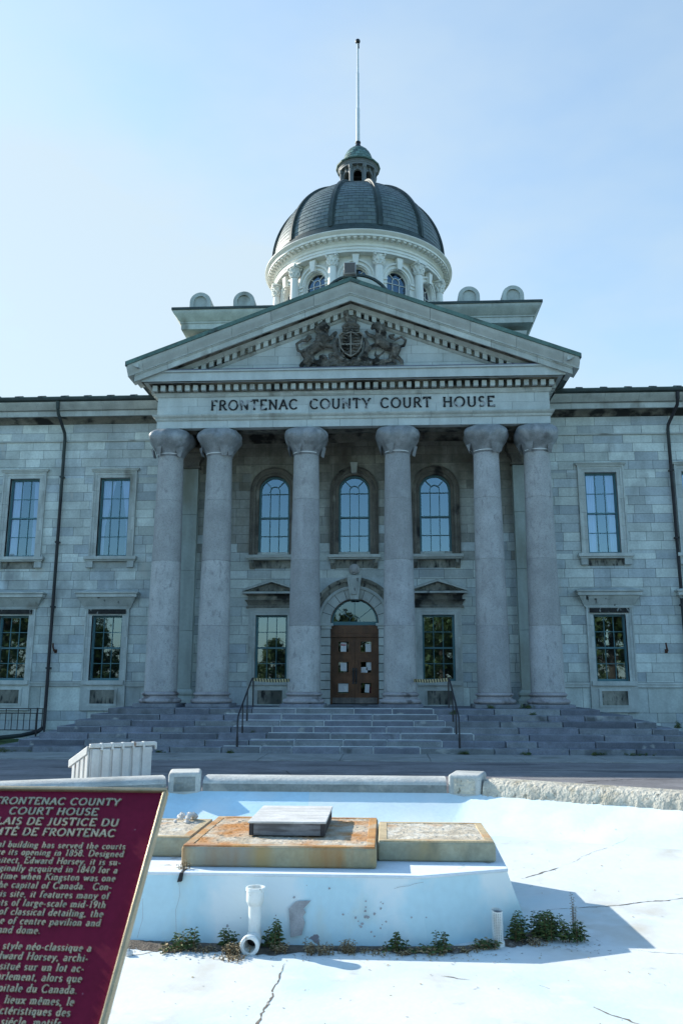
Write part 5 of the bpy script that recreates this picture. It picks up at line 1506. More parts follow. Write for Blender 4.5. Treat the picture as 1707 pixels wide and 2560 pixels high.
def rib():
    mb = MB(); a0 = PI/12 - PI/2
    n = 24; vs = []; wd = .088
    for (dw_, dr_) in ((-1, 1),):
        pass
    secs = []
    for q in range(n+1):
        t = R(1 + 76.5*q/n); r_ = DR*math.cos(t); z = DZ+DH*math.sin(t)
        nr, nz = math.cos(t)/DR, math.sin(t)/DH; l = math.hypot(nr, nz); nr /= l; nz /= l
        ww = wd*(.55+.45*r_/DR)
        def pt(w_, d): 
            rr_ = r_ + nr*d; return (DX + rr_*math.cos(a0) - w_*math.sin(a0), DY + rr_*math.sin(a0) + w_*math.cos(a0), z + nz*d)
        secs.append([pt(-ww*1.7, .0), pt(-ww*1.7, .05), pt(-ww*.95, .055), pt(-ww*.85, .13), pt(ww*.85, .13), pt(ww*.95, .055), pt(ww*1.7, .05), pt(ww*1.7, .0)])
    k = 8
    for s_ in secs: vs += s_
    fs = [(i*k+q, (i+1)*k+q, (i+1)*k+q+1, i*k+q+1) for i in range(n) for q in range(k-1)] + [tuple(range(k)), tuple(n*k+q for q in range(k))]
    mb.add(vs, fs)
    return mb.build('rib', 'copperdark', dome, (DX, DY, DZ))
rb = rib()
for k in range(1, 12):
    c = rb.copy(); COL.objects.link(c); c.parent = dome; c.rotation_euler = (0, 0, 2*PI*k/12)

# ---- lantern on the dome
LZ = 26.0
RL = .86
mb = MB(); mb.lathe([(1.02, 25.85), (1.02, 26.10), (.98, 26.15), (.9, 26.17), (.2, 26.17)], 8, (DX, DY), a0=PI/8, a1=2*PI+PI/8)
lb = mb.build('lantern', 'greypaint', CH, (DX, DY, LZ))
mb = MB()
apo = RL*math.cos(PI/8); hb = RL*math.sin(PI/8)
for k in range(8):
    th = 2*PI*k/8; c_, s_ = math.cos(th), math.sin(th)
    f = lambda x, z, p, c_=c_, s_=s_: (DX + (apo+p)*s_ + x*c_, DY - (apo+p)*c_ + x*s_, z)
    spandrel(mb, arch_pts(.21, 26.17, 27.02, 12), hb, 27.46, f)
    arch_sweep(mb, arch_pts(.21, 26.17, 27.02, 12), [(0, -.10), (0, .02), (.06, .03), (.06, 0)], f)
    vs = [f(-.03, 27.22, 0), f(.03, 27.22, 0), f(.045, 27.45, 0), f(-.045, 27.45, 0), f(-.03, 27.22, .06), f(.03, 27.22, .06), f(.045, 27.45, .07), f(-.045, 27.45, .07)]
    mb.add(vs, [(4,5,6,7),(0,4,7,3),(1,2,6,5),(0,1,5,4),(3,7,6,2)])
mb.build('lantern_arcade', 'greypaint', lb, (DX, DY, LZ))
for k in range(8):
    th = 2*PI*(k+.5)/8; x, y = DX + .90*math.sin(th), DY - .90*math.cos(th)
    mb = MB(); mb.lathe([(.10, 26.15), (.10, 26.22), (.078, 26.27), (.074, 27.1), (.07, 27.26), (.09, 27.28), (.12, 27.42), (.12, 27.46)], 12, (x, y)); mb.build('lantern_column', 'greypaint', lb, (DX, DY, LZ))
mb = MB(); mb.lathe([(.5, 27.462), (.98, 27.462), (.98, 27.56), (1.0, 27.57), (1.0, 27.64), (1.06, 27.70), (.5, 27.72)], 48, (DX, DY)); mb.build('lantern_entablature', 'greypaint', lb, (DX, DY, LZ), angle=25)
mb = MB(); mb.lathe([(.9, 27.722), (1.12, 27.722), (1.14, 27.78), (1.10, 27.82), (.80, 27.98), (.74, 28.02)], 16, (DX, DY)); mb.build('lantern_eave', 'copper', lb, (DX, DY, LZ), angle=10)
mb = MB(); rd = random.Random(5)
rows = 9
for k in range(rows):
    t0, t1 = R(86*k/rows), R(86*(k+1)/rows)
    r0, z0, r1, z1 = .76*math.cos(t0), 28.0+1.0*math.sin(t0), .76*math.cos(t1), 28.0+1.0*math.sin(t1)
    n = 20 if k < 6 else 10
    for q in range(n):
        a = 2*PI*(q+(.5 if k % 2 else 0))/n; b = a + 2*PI/n - .015
        m_ = (a+b)/2; L = .012
        pt = lambda r_, an, z: (DX+r_*math.cos(an), DY+r_*math.sin(an), z)
        mb.add([pt(r0+L, a, z0), pt(r0+L, m_, z0), pt(r0+L, b, z0), pt(r1, b, z1), pt(r1, m_, z1), pt(r1, a, z1)], [(0,1,4,5),(1,2,3,4)])
mb.lathe([(.745*math.cos(R(90*q/10)), 28.0+.985*math.sin(R(90*q/10))) for q in range(11)], 32, (DX, DY), mi=1)
mb.build('lantern_cap', ['copperlight', 'slategap'], lb, (DX, DY, LZ), angle=12)
mb = MB(); mb.lathe([(.20, 28.94), (.18, 29.06), (.12, 29.18), (.11, 29.26), (.14, 29.28), (.14, 29.34), (.05, 29.36)], 20, (DX, DY)); 
fp = mb.build('flagpole_foot', 'iron', CH, (DX, DY, 29))
mb = MB(); mb.lathe([(.095, 29.34), (.095, 31.3), (.075, 31.34), (.07, 33.4), (.055, 33.44), (.045, 35.22), (.02, 35.24)], 16, (DX, DY)); fpl = mb.build('flagpole', 'flagpole', CH, (DX, DY, 29.3))
mb = MB(); mb.sphere((DX, DY, 35.36), .135, 16); mb.tube([(DX+.05, DY-.04, 35.2), (DX+.06, DY-.05, 34.9)], .03, 6); mb.build('pole_ball', 'iron', fpl, (DX, DY, 35.3))

# ================================================================== LOOSE THINGS
# floodlight on the pediment apex
FL = thing('floodlight', 'boxy brown floodlight perched on the tip of the pediment', 'floodlight', (0, DF-.75, 16.33))
mb = MB(); mb.hexa([(-.215, DF-1.02, 16.44), (.205, DF-1.02, 16.44), (.205, DF-.62, 16.48), (-.215, DF-.62, 16.48)], [(-.215, DF-.98, 16.90), (.205, DF-.98, 16.90), (.205, DF-.62, 16.86), (-.215, DF-.62, 16.86)])
mb.build('housing', 'greymetal', FL, (0, DF-.75, 16.33), bevel=.012)
mb = MB(); mb.hexa([(-.19, DF-1.03, 16.47), (.18, DF-1.03, 16.47), (.18, DF-1.0, 16.47), (-.19, DF-1.0, 16.47)], [(-.19, DF-.995, 16.87), (.18, DF-.995, 16.87), (.18, DF-.97, 16.87), (-.19, DF-.97, 16.87)]); mb.build('lens_cover', 'floodlight', FL, (0, DF-.75, 16.33))
mb = MB(); mb.box(-.26, .24, DF-.95, DF-.60, 16.335, 16.37); mb.box(-.25, -.225, DF-.82, DF-.76, 16.37, 16.70); mb.box(.215, .24, DF-.82, DF-.76, 16.37, 16.70); mb.build('bracket', 'copperdark', FL, (0, DF-.75, 16.33))

# stone staircase
ST = thing('stone_staircase', 'broad flight of seven worn blue grey stone steps below the portico', 'steps', (0, 25.1, 0))
Ls = [-10.7, -10.1, -9.60, -9.20, -8.75, -8.40, -7.95]; Rs = [12.6, 11.6, 10.7, 10.0, 9.45, 8.85, 7.95]
rd = random.Random(8)
for k in range(7):
    y0 = 25.1+.35*k; za = .02 + .175*k; zb = .03+.175*(k+1)
    mb = MB(); xx = Ls[k]
    while xx < Rs[k]-.05:
        L = rd.uniform(.9, 2.3); 
        if Rs[k]-xx-L < .5: L = Rs[k]-xx
        mid = abs(xx+L/2) < 3.2
        g = .012
        dy = rd.uniform(-.012, .012) if mid else rd.uniform(-.03, .03); dz = rd.uniform(-.004, .004) if mid else rd.uniform(-.012, .008)
        mb.box(xx+g, xx+L-g, y0+dy, y0+.75, za-.05, zb+dz-.002)
        if mid: mb.box(xx+L-g-.006, xx+L+g+.006, y0+.006, y0+.6, za, zb-.004, 1); mb.box(xx+g, xx+L-g, y0+.285+rd.uniform(0, .03), y0+.40, zb-.02, zb+.016, 1)
        xx += L
    for s_, e in ((-1, Ls[k]), (1, Rs[k])):
        yy = y0+.75
        while yy < W-.3:
            L = min(rd.uniform(1.0, 1.8), W-yy); a, b = sorted((e, e-s_*.75)); mb.box(a, b, yy+.01, yy+L-.01, za-.05, zb+rd.uniform(-.01, .004)); yy += L
    mb.build('step', ['step', 'jointpale'], ST, (0, y0, za), bevel=.018)

def handrail(sx, label):
    x = 3.30*sx
    T = thing('handrail', label, 'handrail', (x, 25.2, .2), 'iron handrails on the steps')
    mb = MB(); xt = 3.16*sx
    path_ = [(x, 25.22, .20), (x, 25.22, .95), (x, 25.26, 1.06), (x-.01*sx, 25.34, 1.16), (xt+.02*sx, 26.98, 2.19), (xt, 27.10, 2.22), (xt, 27.16, 2.18), (xt, 27.18, 1.30)]
    mb.tube(path_, .026, 10); mb.build('rail', 'iron', T, (x, 25.2, .2))
    for t, zb in ((.33, .55), (.70, .90)):
        yy = 25.34+(26.98-25.34)*t; zz = 1.16+(2.19-1.16)*t
        mb = MB(); mb.tube([(x-.1*sx*t, yy, zb), (x-.1*sx*t, yy, zz)], .02, 8); mb.tube([(x-.1*sx*t, yy, zb), (x-.1*sx*t, yy, zb+.22)], .03, 8); mb.build('post', 'iron', T, (x, 25.2, .2))
    mb = MB(); mb.tube([(x, 25.22, .2), (x, 25.22, .5)], .036, 8); mb.build('post_foot', 'iron', T, (x, 25.2, .2))
handrail(-1, 'black iron handrail on the steps left of the door'); handrail(1, 'black iron handrail on the steps right of the door')
def tape(sx, label):
    mb = MB(); a = Vector((3.14*sx, 27.14, 2.18)); b = Vector((2.06*sx, 28.2, 2.16)); n = 26
    h = .055
    for k in range(n):
        p = a.lerp(b, k/n); q = a.lerp(b, (k+1)/n); s0 = -.03*math.sin(PI*k/n); s1 = -.03*math.sin(PI*(k+1)/n)
        sk = .03*sx
        d = (b-a).normalized()*sk
        o_ = Vector((0, -.006, 0))
        mb.hexa([p+Vector((0,0,s0-h)), q+Vector((0,0,s1-h)), q+o_*-1+Vector((0,0,s1-h)), p+o_*-1+Vector((0,0,s0-h))], [p+d+Vector((0,0,s0+h)), q+d+Vector((0,0,s1+h)), q+d-o_+Vector((0,0,s1+h)), p+d-o_+Vector((0,0,s0+h))], k % 2)
    tag(mb.build('barrier_tape', ['yellow', 'blacktape'], None, tuple(a)), label, 'barrier tape', 'striped tapes closing the porch')
tape(-1, 'yellow and black tape strung from left handrail to column'); tape(1, 'yellow and black tape strung from right handrail to column')

# iron fence at the basement well on the left
FN = thing('iron_fence', 'low black iron railing beside the left downpipe', 'fence', (-13, 28, .35))
mb = MB()
for zz in (1.20, 1.05, .50): mb.box(-17, -10.32, 27.985, 28.015, zz-.015, zz+.015)
mb.build('rail', 'iron', FN, (-13, 28, .35))
mb = MB(); xx = -16.95; q = 0
while xx < -10.4:
    mb.box(xx-.011, xx+.011, 27.989, 28.011, .50, 1.20 if q % 2 else 1.05); xx += .21; q += 1
tag(mb.build('baluster', 'iron', FN, (-13, 28, .35)))
for xx in (-10.34, -10.62, -13.5, -16.9):
    mb = MB(); mb.box(xx-.022, xx+.022, 27.978, 28.022, .15, 1.23); mb.build('post', 'iron', FN, (-13, 28, .35))

# notices taped behind the door glass
def notice(x0, x1, z0, z1, label, kind='plain', tilt=0):
    T = thing('paper_notice', label, 'notice', ((x0+x1)/2, W+.16, (z0+z1)/2), 'paper notices on the oak doors')
    y = W+.215
    mb = MB(); mb.box(x0, x1, y, y+.003, z0, z1); mb.xf(Matrix.Translation(((x0+x1)/2, 0, (z0+z1)/2)) @ Matrix.Rotation(R(tilt), 4, 'Y') @ Matrix.Translation((-(x0+x1)/2, 0, -(z0+z1)/2)))
    T2 = mb.build('sheet', 'paper', T, tuple(T.location))
    mb = MB(); f = lambda x, z, p: (x, y-p, z)
    if kind == 'stop':
        mb.box(x0+.015, x1-.015, y-.003, y-.0005, z1-.115, z1-.04, 0)
        write(mb, 'STOP', x0+.03, z1-.10, .045, lambda x, z, p: (x, y-.003-p, z), .002, wd=.2, width=x1-x0-.06, mi=1)
        mb.build('printing', ['redink', 'paper'], T, tuple(T.location))
    else:
        n = max(3, int((z1-z0)/.035)); rd_ = random.Random(int(x0*1000)+5)
        for k in range(1, n):
            zz = z1 - (z1-z0)*k/n
            mb.box(x0+.02, x0+.02+(x1-x0-.04)*rd_.uniform(.55, 1), y-.002, y-.0005, zz-.004, zz+.004)
        mb.build('printing', 'greyink', T, tuple(T.location))
def Xd(p): return (p-672)*.00237
def Zd(p): return 1.30 + (2235-p)*.00237
for (a, b, c, d, lab, kd, tl) in (
    (452, 540, 1425, 1285, 'white paper headed STOP in red behind top left door pane', 'stop', 2),
    (842, 935, 1432, 1310, 'white paper behind the top right door pane', 'plain', 0),
    (450, 545, 1725, 1600, 'white paper behind the middle left door pane', 'plain', 0),
    (852, 938, 1712, 1592, 'upper of two papers in the middle right door pane', 'plain', 1),
    (772, 873, 1758, 1665, 'lower of two papers in the middle right door pane', 'plain', 0),
    (405, 570, 2048, 1920, 'wide paper filling the bottom left door pane', 'plain', 0),
    (832, 900, 2055, 1930, 'narrow tilted paper in the bottom right door pane', 'plain', 4)):
    notice(Xd(a), Xd(b), Zd(c), Zd(d), lab, kd, tl)

# ---- kerb walls round the basin and their piers
KP = [(0, .02), (0, .395), (.03, .44), (.09, .475), (.18, .50), (.42, .50), (.52, .48), (.58, .42), (.60, .34), (.60, -.1)]
def kerb(i, label, matname, group=None, rough=False, trim0=0, trim1=0):
    a = Vector(BAS[i]); b = Vector(BAS[(i+1) % len(BAS)])
    d = (b-a).normalized(); nrm = Vector((-d.y, d.x)); Lg = (b-a).length
    mb = MB(); rd_ = random.Random(i+60)
    n = max(2, int(Lg/(.035 if rough else .08))); vs = []
    pr = KP if not rough else [(0, .02), (-.01, .10), (-.015, .17), (-.02, .24), (-.01, .31), (.0, .37), (.025, .43), (.07, .475), (.12, .495), (.20, .50), (.44, .50), (.53, .47), (.58, .42), (.60, .34), (.60, -.1)]
    for k in range(n+1):
        s_ = trim0 + (Lg-trim0-trim1)*k/n; p = a + d*s_
        for j, (o_, z) in enumerate(pr):
            jt = 0
            if rough and 0 < j < 7: jt = (.022*mnoise.noise(Vector((s_*4.0, j*.9, i))) + .018*mnoise.noise(Vector((s_*14.0, j*1.9, 3.0))) + rd_.uniform(-.004, .004)) * (1 if j < 5 else .35)
            elif 0 < j < len(pr)-1: jt = rd_.uniform(-.002, .002)
            q = p + nrm*(o_+jt)
            vs.append((q.x, q.y, z + (  .006*mnoise.noise(Vector((s_*9.0, j*2.0, 8.0))) if rough and 0 < j < 5 else 0)))
    k_ = len(pr)
    fs = [(i_*k_+q, (i_+1)*k_+q, (i_+1)*k_+q+1, i_*k_+q+1) for i_ in range(n) for q in range(k_-1)] + [tuple(range(k_)), tuple(n*k_+q for q in range(k_))]
    mb.add(vs, fs)
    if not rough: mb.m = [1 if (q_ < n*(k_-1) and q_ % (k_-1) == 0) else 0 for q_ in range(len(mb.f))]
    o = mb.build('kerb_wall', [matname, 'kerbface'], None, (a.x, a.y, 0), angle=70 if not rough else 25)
    return tag(o, label, 'kerb wall', group)
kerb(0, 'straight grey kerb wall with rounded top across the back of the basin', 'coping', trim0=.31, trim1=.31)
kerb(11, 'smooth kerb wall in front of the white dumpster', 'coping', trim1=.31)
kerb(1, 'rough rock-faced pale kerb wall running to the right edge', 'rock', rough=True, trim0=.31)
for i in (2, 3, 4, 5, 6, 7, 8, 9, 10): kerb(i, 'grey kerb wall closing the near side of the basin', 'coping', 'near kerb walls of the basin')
def pier(i, label, tex):
    p = Vector(BAS[i]); dprev = (p-Vector(BAS[i-1])).normalized(); dn = (Vector(BAS[(i+1) % 12])-p).normalized()
    t = (dprev+dn).normalized(); nrm = Vector((-t.y, t.x)); ang = math.atan2(t.y, t.x)
    c = p + nrm*.28
    T = thing('stone_pier', label, 'pier', (c.x, c.y, 0))
    mb = MB()
    h = .275
    mb.prism([(-h, -.36), (h, -.36), (h, .36), (-h, .36)], -.05, .575, ax='z')
    mb.xf(Matrix.Translation((c.x, c.y, 0)) @ Matrix.Rotation(ang, 4, 'Z'))
    mb.build('block', 'coping', T, tuple(T.location), bevel=.05, seg=4)
    mb = MB(); rd_ = random.Random(i+3)
    nx, nz = 8, 8; vs = []
    for r_ in range(nz+1):
        for q in range(nx+1):
            ed = 0 if r_ in (0, nz) or q in (0, nx) else 1
            vs.append((-.18+.36*q/nx, -.362 - ed*rd_.uniform(.0, .03), .27+.24*r_/nz))
    mb.add(vs, [(r_*(nx+1)+q, r_*(nx+1)+q+1, (r_+1)*(nx+1)+q+1, (r_+1)*(nx+1)+q) for r_ in range(nz) for q in range(nx)])
    mb.xf(Matrix.Translation((c.x, c.y, 0)) @ Matrix.Rotation(ang, 4, 'Z'))
    mb.build('rough_panel', tex, T, tuple(T.location), angle=15)
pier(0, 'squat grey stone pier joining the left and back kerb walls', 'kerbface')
pier(1, 'squat stone pier joining the back and rock-faced kerb walls', 'rock')

# ---- pedestal in the middle of the basin
ZP = .13
PT = [(-2.42, 9.55), (-1.40, 9.06), (1.45, 9.04), (2.40, 9.42), (2.46, 11.25), (1.4, 11.8), (-1.4, 11.8), (-2.48, 11.25)]
PB = [(-2.66, 9.60), (-1.52, 8.90), (1.55, 8.87), (2.66, 9.50), (2.72, 11.35), (1.5, 12.0), (-1.5, 12.0), (-2.74, 11.35)]
PD = thing('fountain_pedestal', 'low sloping pedestal of flaking pale blue concrete in the basin', 'pedestal', (0, 10.4, -.5))
mb = MB(); n = len(PT); rd = random.Random(14)
def lerp2(a, b, t): return (a[0]+(b[0]-a[0])*t, a[1]+(b[1]-a[1])*t)
for i in range(n):
    a0, a1 = PB[i], PB[(i+1) % n]; b0, b1 = PT[i], PT[(i+1) % n]
    m_ = max(3, int(math.hypot(a1[0]-a0[0], a1[1]-a0[1])/.12)); rows = 8; vs = []
    for r_ in range(rows+1):
        t = r_/rows
        for q in range(m_+1):
            u = q/m_; p = lerp2(lerp2(a0, a1, u), lerp2(b0, b1, u), t**.92)
            e = 0 if q in (0, m_) or r_ in (0, rows) else 1
            vs.append((p[0]+e*rd.uniform(-.005, .005), p[1]+e*rd.uniform(-.006, .006), -.56 + (ZP+.56)*t))
    mb.add(vs, [(r_*(m_+1)+q, r_*(m_+1)+q+1, (r_+1)*(m_+1)+q+1, (r_+1)*(m_+1)+q) for r_ in range(rows) for q in range(m_)])
mb.build('sloping_side', 'ped', PD, (0, 10.4, -.5))
mb = MB(); mb.prism([(a*1.006, 10.4+(b-10.4)*1.008) for a, b in PT], ZP-.02, ZP+.012, ax='z'); mb.build('top_slab', 'pedtop', PD, (0, 10.4, -.5), bevel=.008)
# bare patch behind the pipe, and small flakes and hole
def face_pt(x, z):
    t = (z+.5)/(ZP+.5); return 8.87 + (9.045-8.87)*t
mb = MB(); pp = [(.16, -.42), (.27, -.40), (.30, -.29), (.275, -.24), (.305, -.20), (.28, -.17), (.355, -.095), (.20, -.105), (.13, -.17)]
mb.add([(a, face_pt(a, b)-.007, b) for a, b in pp], [tuple(range(len(pp)))]); mb.build('bare_patch', 'patch', PD, (0, 10.4, -.5))
mb = MB(); rd = random.Random(5)
for k in range(34):
    cx = rd.gauss(.98, .10) if k < 20 else rd.uniform(-.6, 1.5); cz_ = rd.gauss(-.25, .06) if k < 20 else rd.uniform(-.4, .05); r_ = rd.uniform(.006, .016) * (1.6 if k in (21, 22, 23) else 1)
    mb.add([(cx+r_*rd.uniform(.6, 1.3)*math.cos(a), face_pt(cx, cz_+r_*math.sin(a))-.007, cz_+r_*rd.uniform(.6, 1.2)*math.sin(a)) for a in [6.283*q/7 for q in range(7)]], [tuple(range(7))])
mb.build('paint_flake', 'patch', PD, (0, 10.4, -.5))
mb = MB(); mb.prism([(-1.04, ZP-.075), (-.995, ZP-.07), (-.985, ZP+.015), (-1.015, ZP+.016)], 9.0, 9.2); mb.build('slot', 'crack', PD, (0, 10.4, -.5))
mb = MB()
for pts in ([(-1.02, .05), (-1.0, -.06), (-1.03, -.2), (-1.0, -.4)], [(1.5, .08), (1.2, .02)], [(-1.38, -.1), (-1.36, -.3), (-1.40, -.45)]):
    for (a, b), (c, d) in zip(pts, pts[1:]):
        for q in range(6):
            u0, u1 = q/6, (q+1)/6
            x0, z0 = a+(c-a)*u0, b+(d-b)*u0; x1, z1 = a+(c-a)*u1, b+(d-b)*u1
            j0 = .014*mnoise.noise(Vector((x0*9, z0*9, 0))); j1 = .014*mnoise.noise(Vector((x1*9, z1*9, 0))); w_ = .0016
            if abs(c-a) < abs(d-b): mb.add([(x0+j0-w_, face_pt(x0, z0)-.008, z0), (x0+j0+w_, face_pt(x0, z0)-.008, z0), (x1+j1+w_, face_pt(x1, z1)-.008, z1), (x1+j1-w_, face_pt(x1, z1)-.008, z1)], [(0,1,2,3)])
            else: mb.add([(x0, face_pt(x0, z0)-.008, z0+j0-w_), (x1, face_pt(x1, z1)-.008, z1+j1-w_), (x1, face_pt(x1, z1)-.008, z1+j1+w_), (x0, face_pt(x0, z0)-.008, z0+j0+w_)], [(0,1,2,3)])
mb.build('hairline_crack', 'patch', PD, (0, 10.4, -.5))

def slab(x0, x1, y0, y1, label, seed, name='stone_slab', mm='rust', mr='rustrim', mc='rubble'):
    z0, z1 = ZP+.012, .36
    T = thing(name, label, 'stone slab', ((x0+x1)/2, (y0+y1)/2, z0), 'rust-stained slabs on the pedestal')
    mb = MB(); mb.box(x0, x1, y0, y1, z0, z1-.008); mb.build('body', mm, T, tuple(T.location), bevel=.03, seg=3)
    mb = MB(); b_ = .10
    for q in ((x0+.015, x1-.015, y0+.012, y0+b_), (x0+.015, x1-.015, y1-b_, y1-.012), (x0+.015, x0+b_*1.1, y0+b_, y1-b_), (x1-b_*1.1, x1-.015, y0+b_, y1-b_)): mb.box(*q, z1-.02, z1+.002)
    mb.build('rim', mr, T, tuple(T.location), bevel=.006)
    rd_ = random.Random(seed); mb = MB(); xa, xb, ya, yb = x0+b_*.9, x1-b_*.9, y0+b_*.85, y1-b_*.85
    nx = int((xb-xa)/.028); ny = int((yb-ya)/.028); vs = []
    for r_ in range(ny+1):
        for q in range(nx+1):
            e = 0 if r_ in (0, ny) or q in (0, nx) else 1
            vs.append((xa+(xb-xa)*q/nx+e*rd_.uniform(-.008, .008), ya+(yb-ya)*r_/ny+e*rd_.uniform(-.008, .008), z1-.006+e*max(0, rd_.gauss(.001, .0045))))
    mb.add(vs, [(r_*(nx+1)+q, r_*(nx+1)+q+1, (r_+1)*(nx+1)+q+1, (r_+1)*(nx+1)+q) for r_ in range(ny) for q in range(nx)])
    mb.build('crust', mc, T, tuple(T.location), angle=15)
slab(-1.08, 1.02, 9.30, 11.28, 'largest rust-orange slab on the pedestal, under the wooden box', 1)
slab(1.026, 2.33, 9.70, 10.98, 'duller brown-edged slab on the right end of the pedestal', 2, mm='rustdull', mr='rustrimdull', mc='rubbledull')
slab(-2.36, -1.088, 9.78, 11.05, 'yellowed slab left of the wooden box, partly behind the plaque', 3, mm='rustdull', mr='rustrimdull', mc='rubbledull')

# wooden box
WB = thing('wooden_box', 'weathered grey plank box lying on the middle slab', 'wooden box', (0, 10.45, .365))
bx0, bx1, by0, by1, bz0, bz1 = -.44, .43, 9.86, 11.08, .372, .515
mb = MB(); mb.box(bx0+.05, bx1-.05, by0, by0+.04, bz0, bz1-.012); mb.build('front_board', 'plankdark', WB, (0, 10.45, .365), bevel=.004)
mb = MB()
mb.box(bx0, bx0+.048, by0-.004, by1, bz0, bz1-.012); mb.box(bx1-.048, bx1, by0-.004, by1, bz0, bz1-.012); mb.box(bx0+.05, bx1-.05, by1-.04, by1, bz0, bz1-.012)
mb.build('side_board', 'endgrain', WB, (0, 10.45, .365), bevel=.004)
mb = MB()
nb = 5
for k in range(nb):
    y0 = by0-.012 + (by1-by0+.024)*k/nb; y1 = by0-.012 + (by1-by0+.024)*(k+1)/nb
    mb.box(bx0-.012, bx1+.012, y0+.002, y1-.002, bz1-.012, bz1+.010)
mb.build('lid', 'plank', WB, (0, 10.45, .365), bevel=.004)

# plaster lumps
def lump(c, r_, seed, label, name='plaster_lump', m_='plaster', heap=True):
    rd_ = random.Random(seed); mb = MB()
    T = None
    for k in range(16 if heap else 1):
        a = rd_.uniform(0, 6.28); d = rd_.uniform(0, 1)**.7*r_*1.6 if heap else 0
        rr_ = r_*rd_.uniform(.18, .42) if heap else r_
        hz = max(0, r_*.9 - d*.7)*rd_.uniform(.5, 1) if heap else 0
        s0 = len(mb.v); mb.sphere((0, 0, 0), 1, 8)
        for i in range(s0, len(mb.v)):
            v = Vector(mb.v[i]); v *= rr_*(1+rd_.uniform(-.3, .3)); mb.v[i] = (c[0]+d*math.cos(a)+v.x, c[1]+d*math.sin(a)+v.y, c[2]+hz+v.z*.9+rr_*.4)
    return tag(mb.build(name, m_, None, c, angle=10), label, 'rubble')
mb = MB()
lump((-1.38, 10.86, .362), .13, 3, 'small heap of whitish plaster rubble on the left slab')
lump((-1.72, 10.45, .362), .05, 8, 'small pale chip of plaster on the slab beside the plaque', 'plaster_chip', heap=False)
lump((-1.36, 8.50, floor_z(-1.36, 8.5)), .045, 9, 'small pale chip of plaster on the basin floor beside the plaque', 'plaster_chip', heap=False)

# tall PVC pipe with elbow
PX, PY = -.19, 8.79; pz0 = floor_z(PX, PY-.1)
PV = thing('pvc_pipe', 'white plastic pipe with bell top and elbow at its foot', 'pipe', (PX, PY, pz0))
mb = MB(); zt_ = .085
mb.lathe([(.062, pz0+.10), (.066, -.10), (.070, -.10), (.088, -.065), (.090, -.06), (.090, .03), (.096, .035), (.096, .068), (.078, .068), (.074, -.05), (.056, -.08), (.056, pz0+.1)], 32, (PX, PY)); mb.build('riser', 'pvc', PV, (PX, PY, pz0))
mb = MB()
pts = [(PX, PY, pz0+.16), (PX, PY, pz0+.12), (PX, PY-.03, pz0+.09), (PX-.005, PY-.08, pz0+.08), (PX-.015, PY-.15, pz0+.078)]
mb.tube(pts, [.068, .074, .078, .080, .080], 24, caps=False)
d = Vector((-.01, -1, 0)).normalized()
s0 = len(mb.v); mb.lathe([(.082, 0), (.094, .0), (.096, .06), (.088, .07), (.060, .07), (.055, .0), (.055, -.14)], 32)
mt = Matrix.Translation((PX-.015, PY-.15, pz0+.082)) @ d.to_track_quat('Z', 'Y').to_matrix().to_4x4()
mb.xf(mt, s0); mb.build('elbow', 'pvc', PV, (PX, PY, pz0))
mb = MB(); mb.lathe([(.055, -.13), (.001, -.131)], 24); mb.xf(mt); mb.build('pipe_bore', 'dark', PV, (PX, PY, pz0))

# perforated pipe
QX, QY = 2.235, 9.02; qz = floor_z(QX, QY-.1); QH = .33
PP = thing('perforated_pipe', 'short white pipe full of holes standing near the right end of the pedestal', 'pipe', (QX, QY, qz))
mb = MB(); rq = .056; nc, nr = 32, 44
zt_ = qz + QH
vs = []; 
for r_ in range(nr+1):
    for q in range(nc):
        a = 2*PI*q/nc; z = qz + QH*r_/nr
        if r_ == nr: z += .012*math.cos(a-2.2)
        vs.append((QX+rq*math.cos(a), QY+rq*math.sin(a), z))
fs = [];
for r_ in range(nr):
    for q in range(nc):
        if r_ > 7 and r_ < nr-2 and r_ % 2 == 0 and q % 2 == (r_//2) % 2 * 0: continue
        fs.append((r_*nc+q, r_*nc+(q+1) % nc, (r_+1)*nc+(q+1) % nc, (r_+1)*nc+q))
mb.add(vs, fs); mb.build('pipe_wall', 'pvc', PP, (QX, QY, qz))
mb = MB(); mb.lathe([(.067, qz-.03), (.067, qz+.035), (.064, qz+.045), (.058, qz+.045)], 28, (QX, QY)); mb.build('collar', 'pvc', PP, (QX, QY, qz))
mb = MB(); mb.lathe([(.044, qz), (.044, qz+QH-.015)], 24, (QX, QY)); mb.build('liner', 'patch', PP, (QX, QY, qz))

# ---- dumpster
D0 = (-4.19, 15.15); DA = R(38)
DT = thing('dumpster', 'white ribbed steel dumpster with sloping lid behind the kerb wall', 'dumpster', (D0[0], D0[1], .05))
DTm = Matrix.Translation((D0[0], D0[1], .0)) @ Matrix.Rotation(DA, 4, 'Z')
dl, dd, hf, hb_ = 1.16, 1.0, .90, .60     # width, depth, high front, low back
mb = MB()
mb.hexa([(0, 0, .06), (dl, 0, .06), (dl, dd, .06), (0, dd, .06)], [(0, 0, hf), (dl, 0, hf), (dl, dd, hb_), (0, dd, hb_)])
nribs = 7
for k in range(6):
    x0 = .008 + (dl-.016)*k/6 + .012; x1 = .008 + (dl-.016)*(k+1)/6 - .045
    if k == 5: x1 = dl-.006
    mb.hexa([(x0, -.035, .07), (x1, -.035, .07), (x1, -.001, .07), (x0, -.001, .07)], [(x0, -.035, hf-.012), (x1, -.035, hf-.012), (x1, -.001, hf), (x0, -.001, hf)])
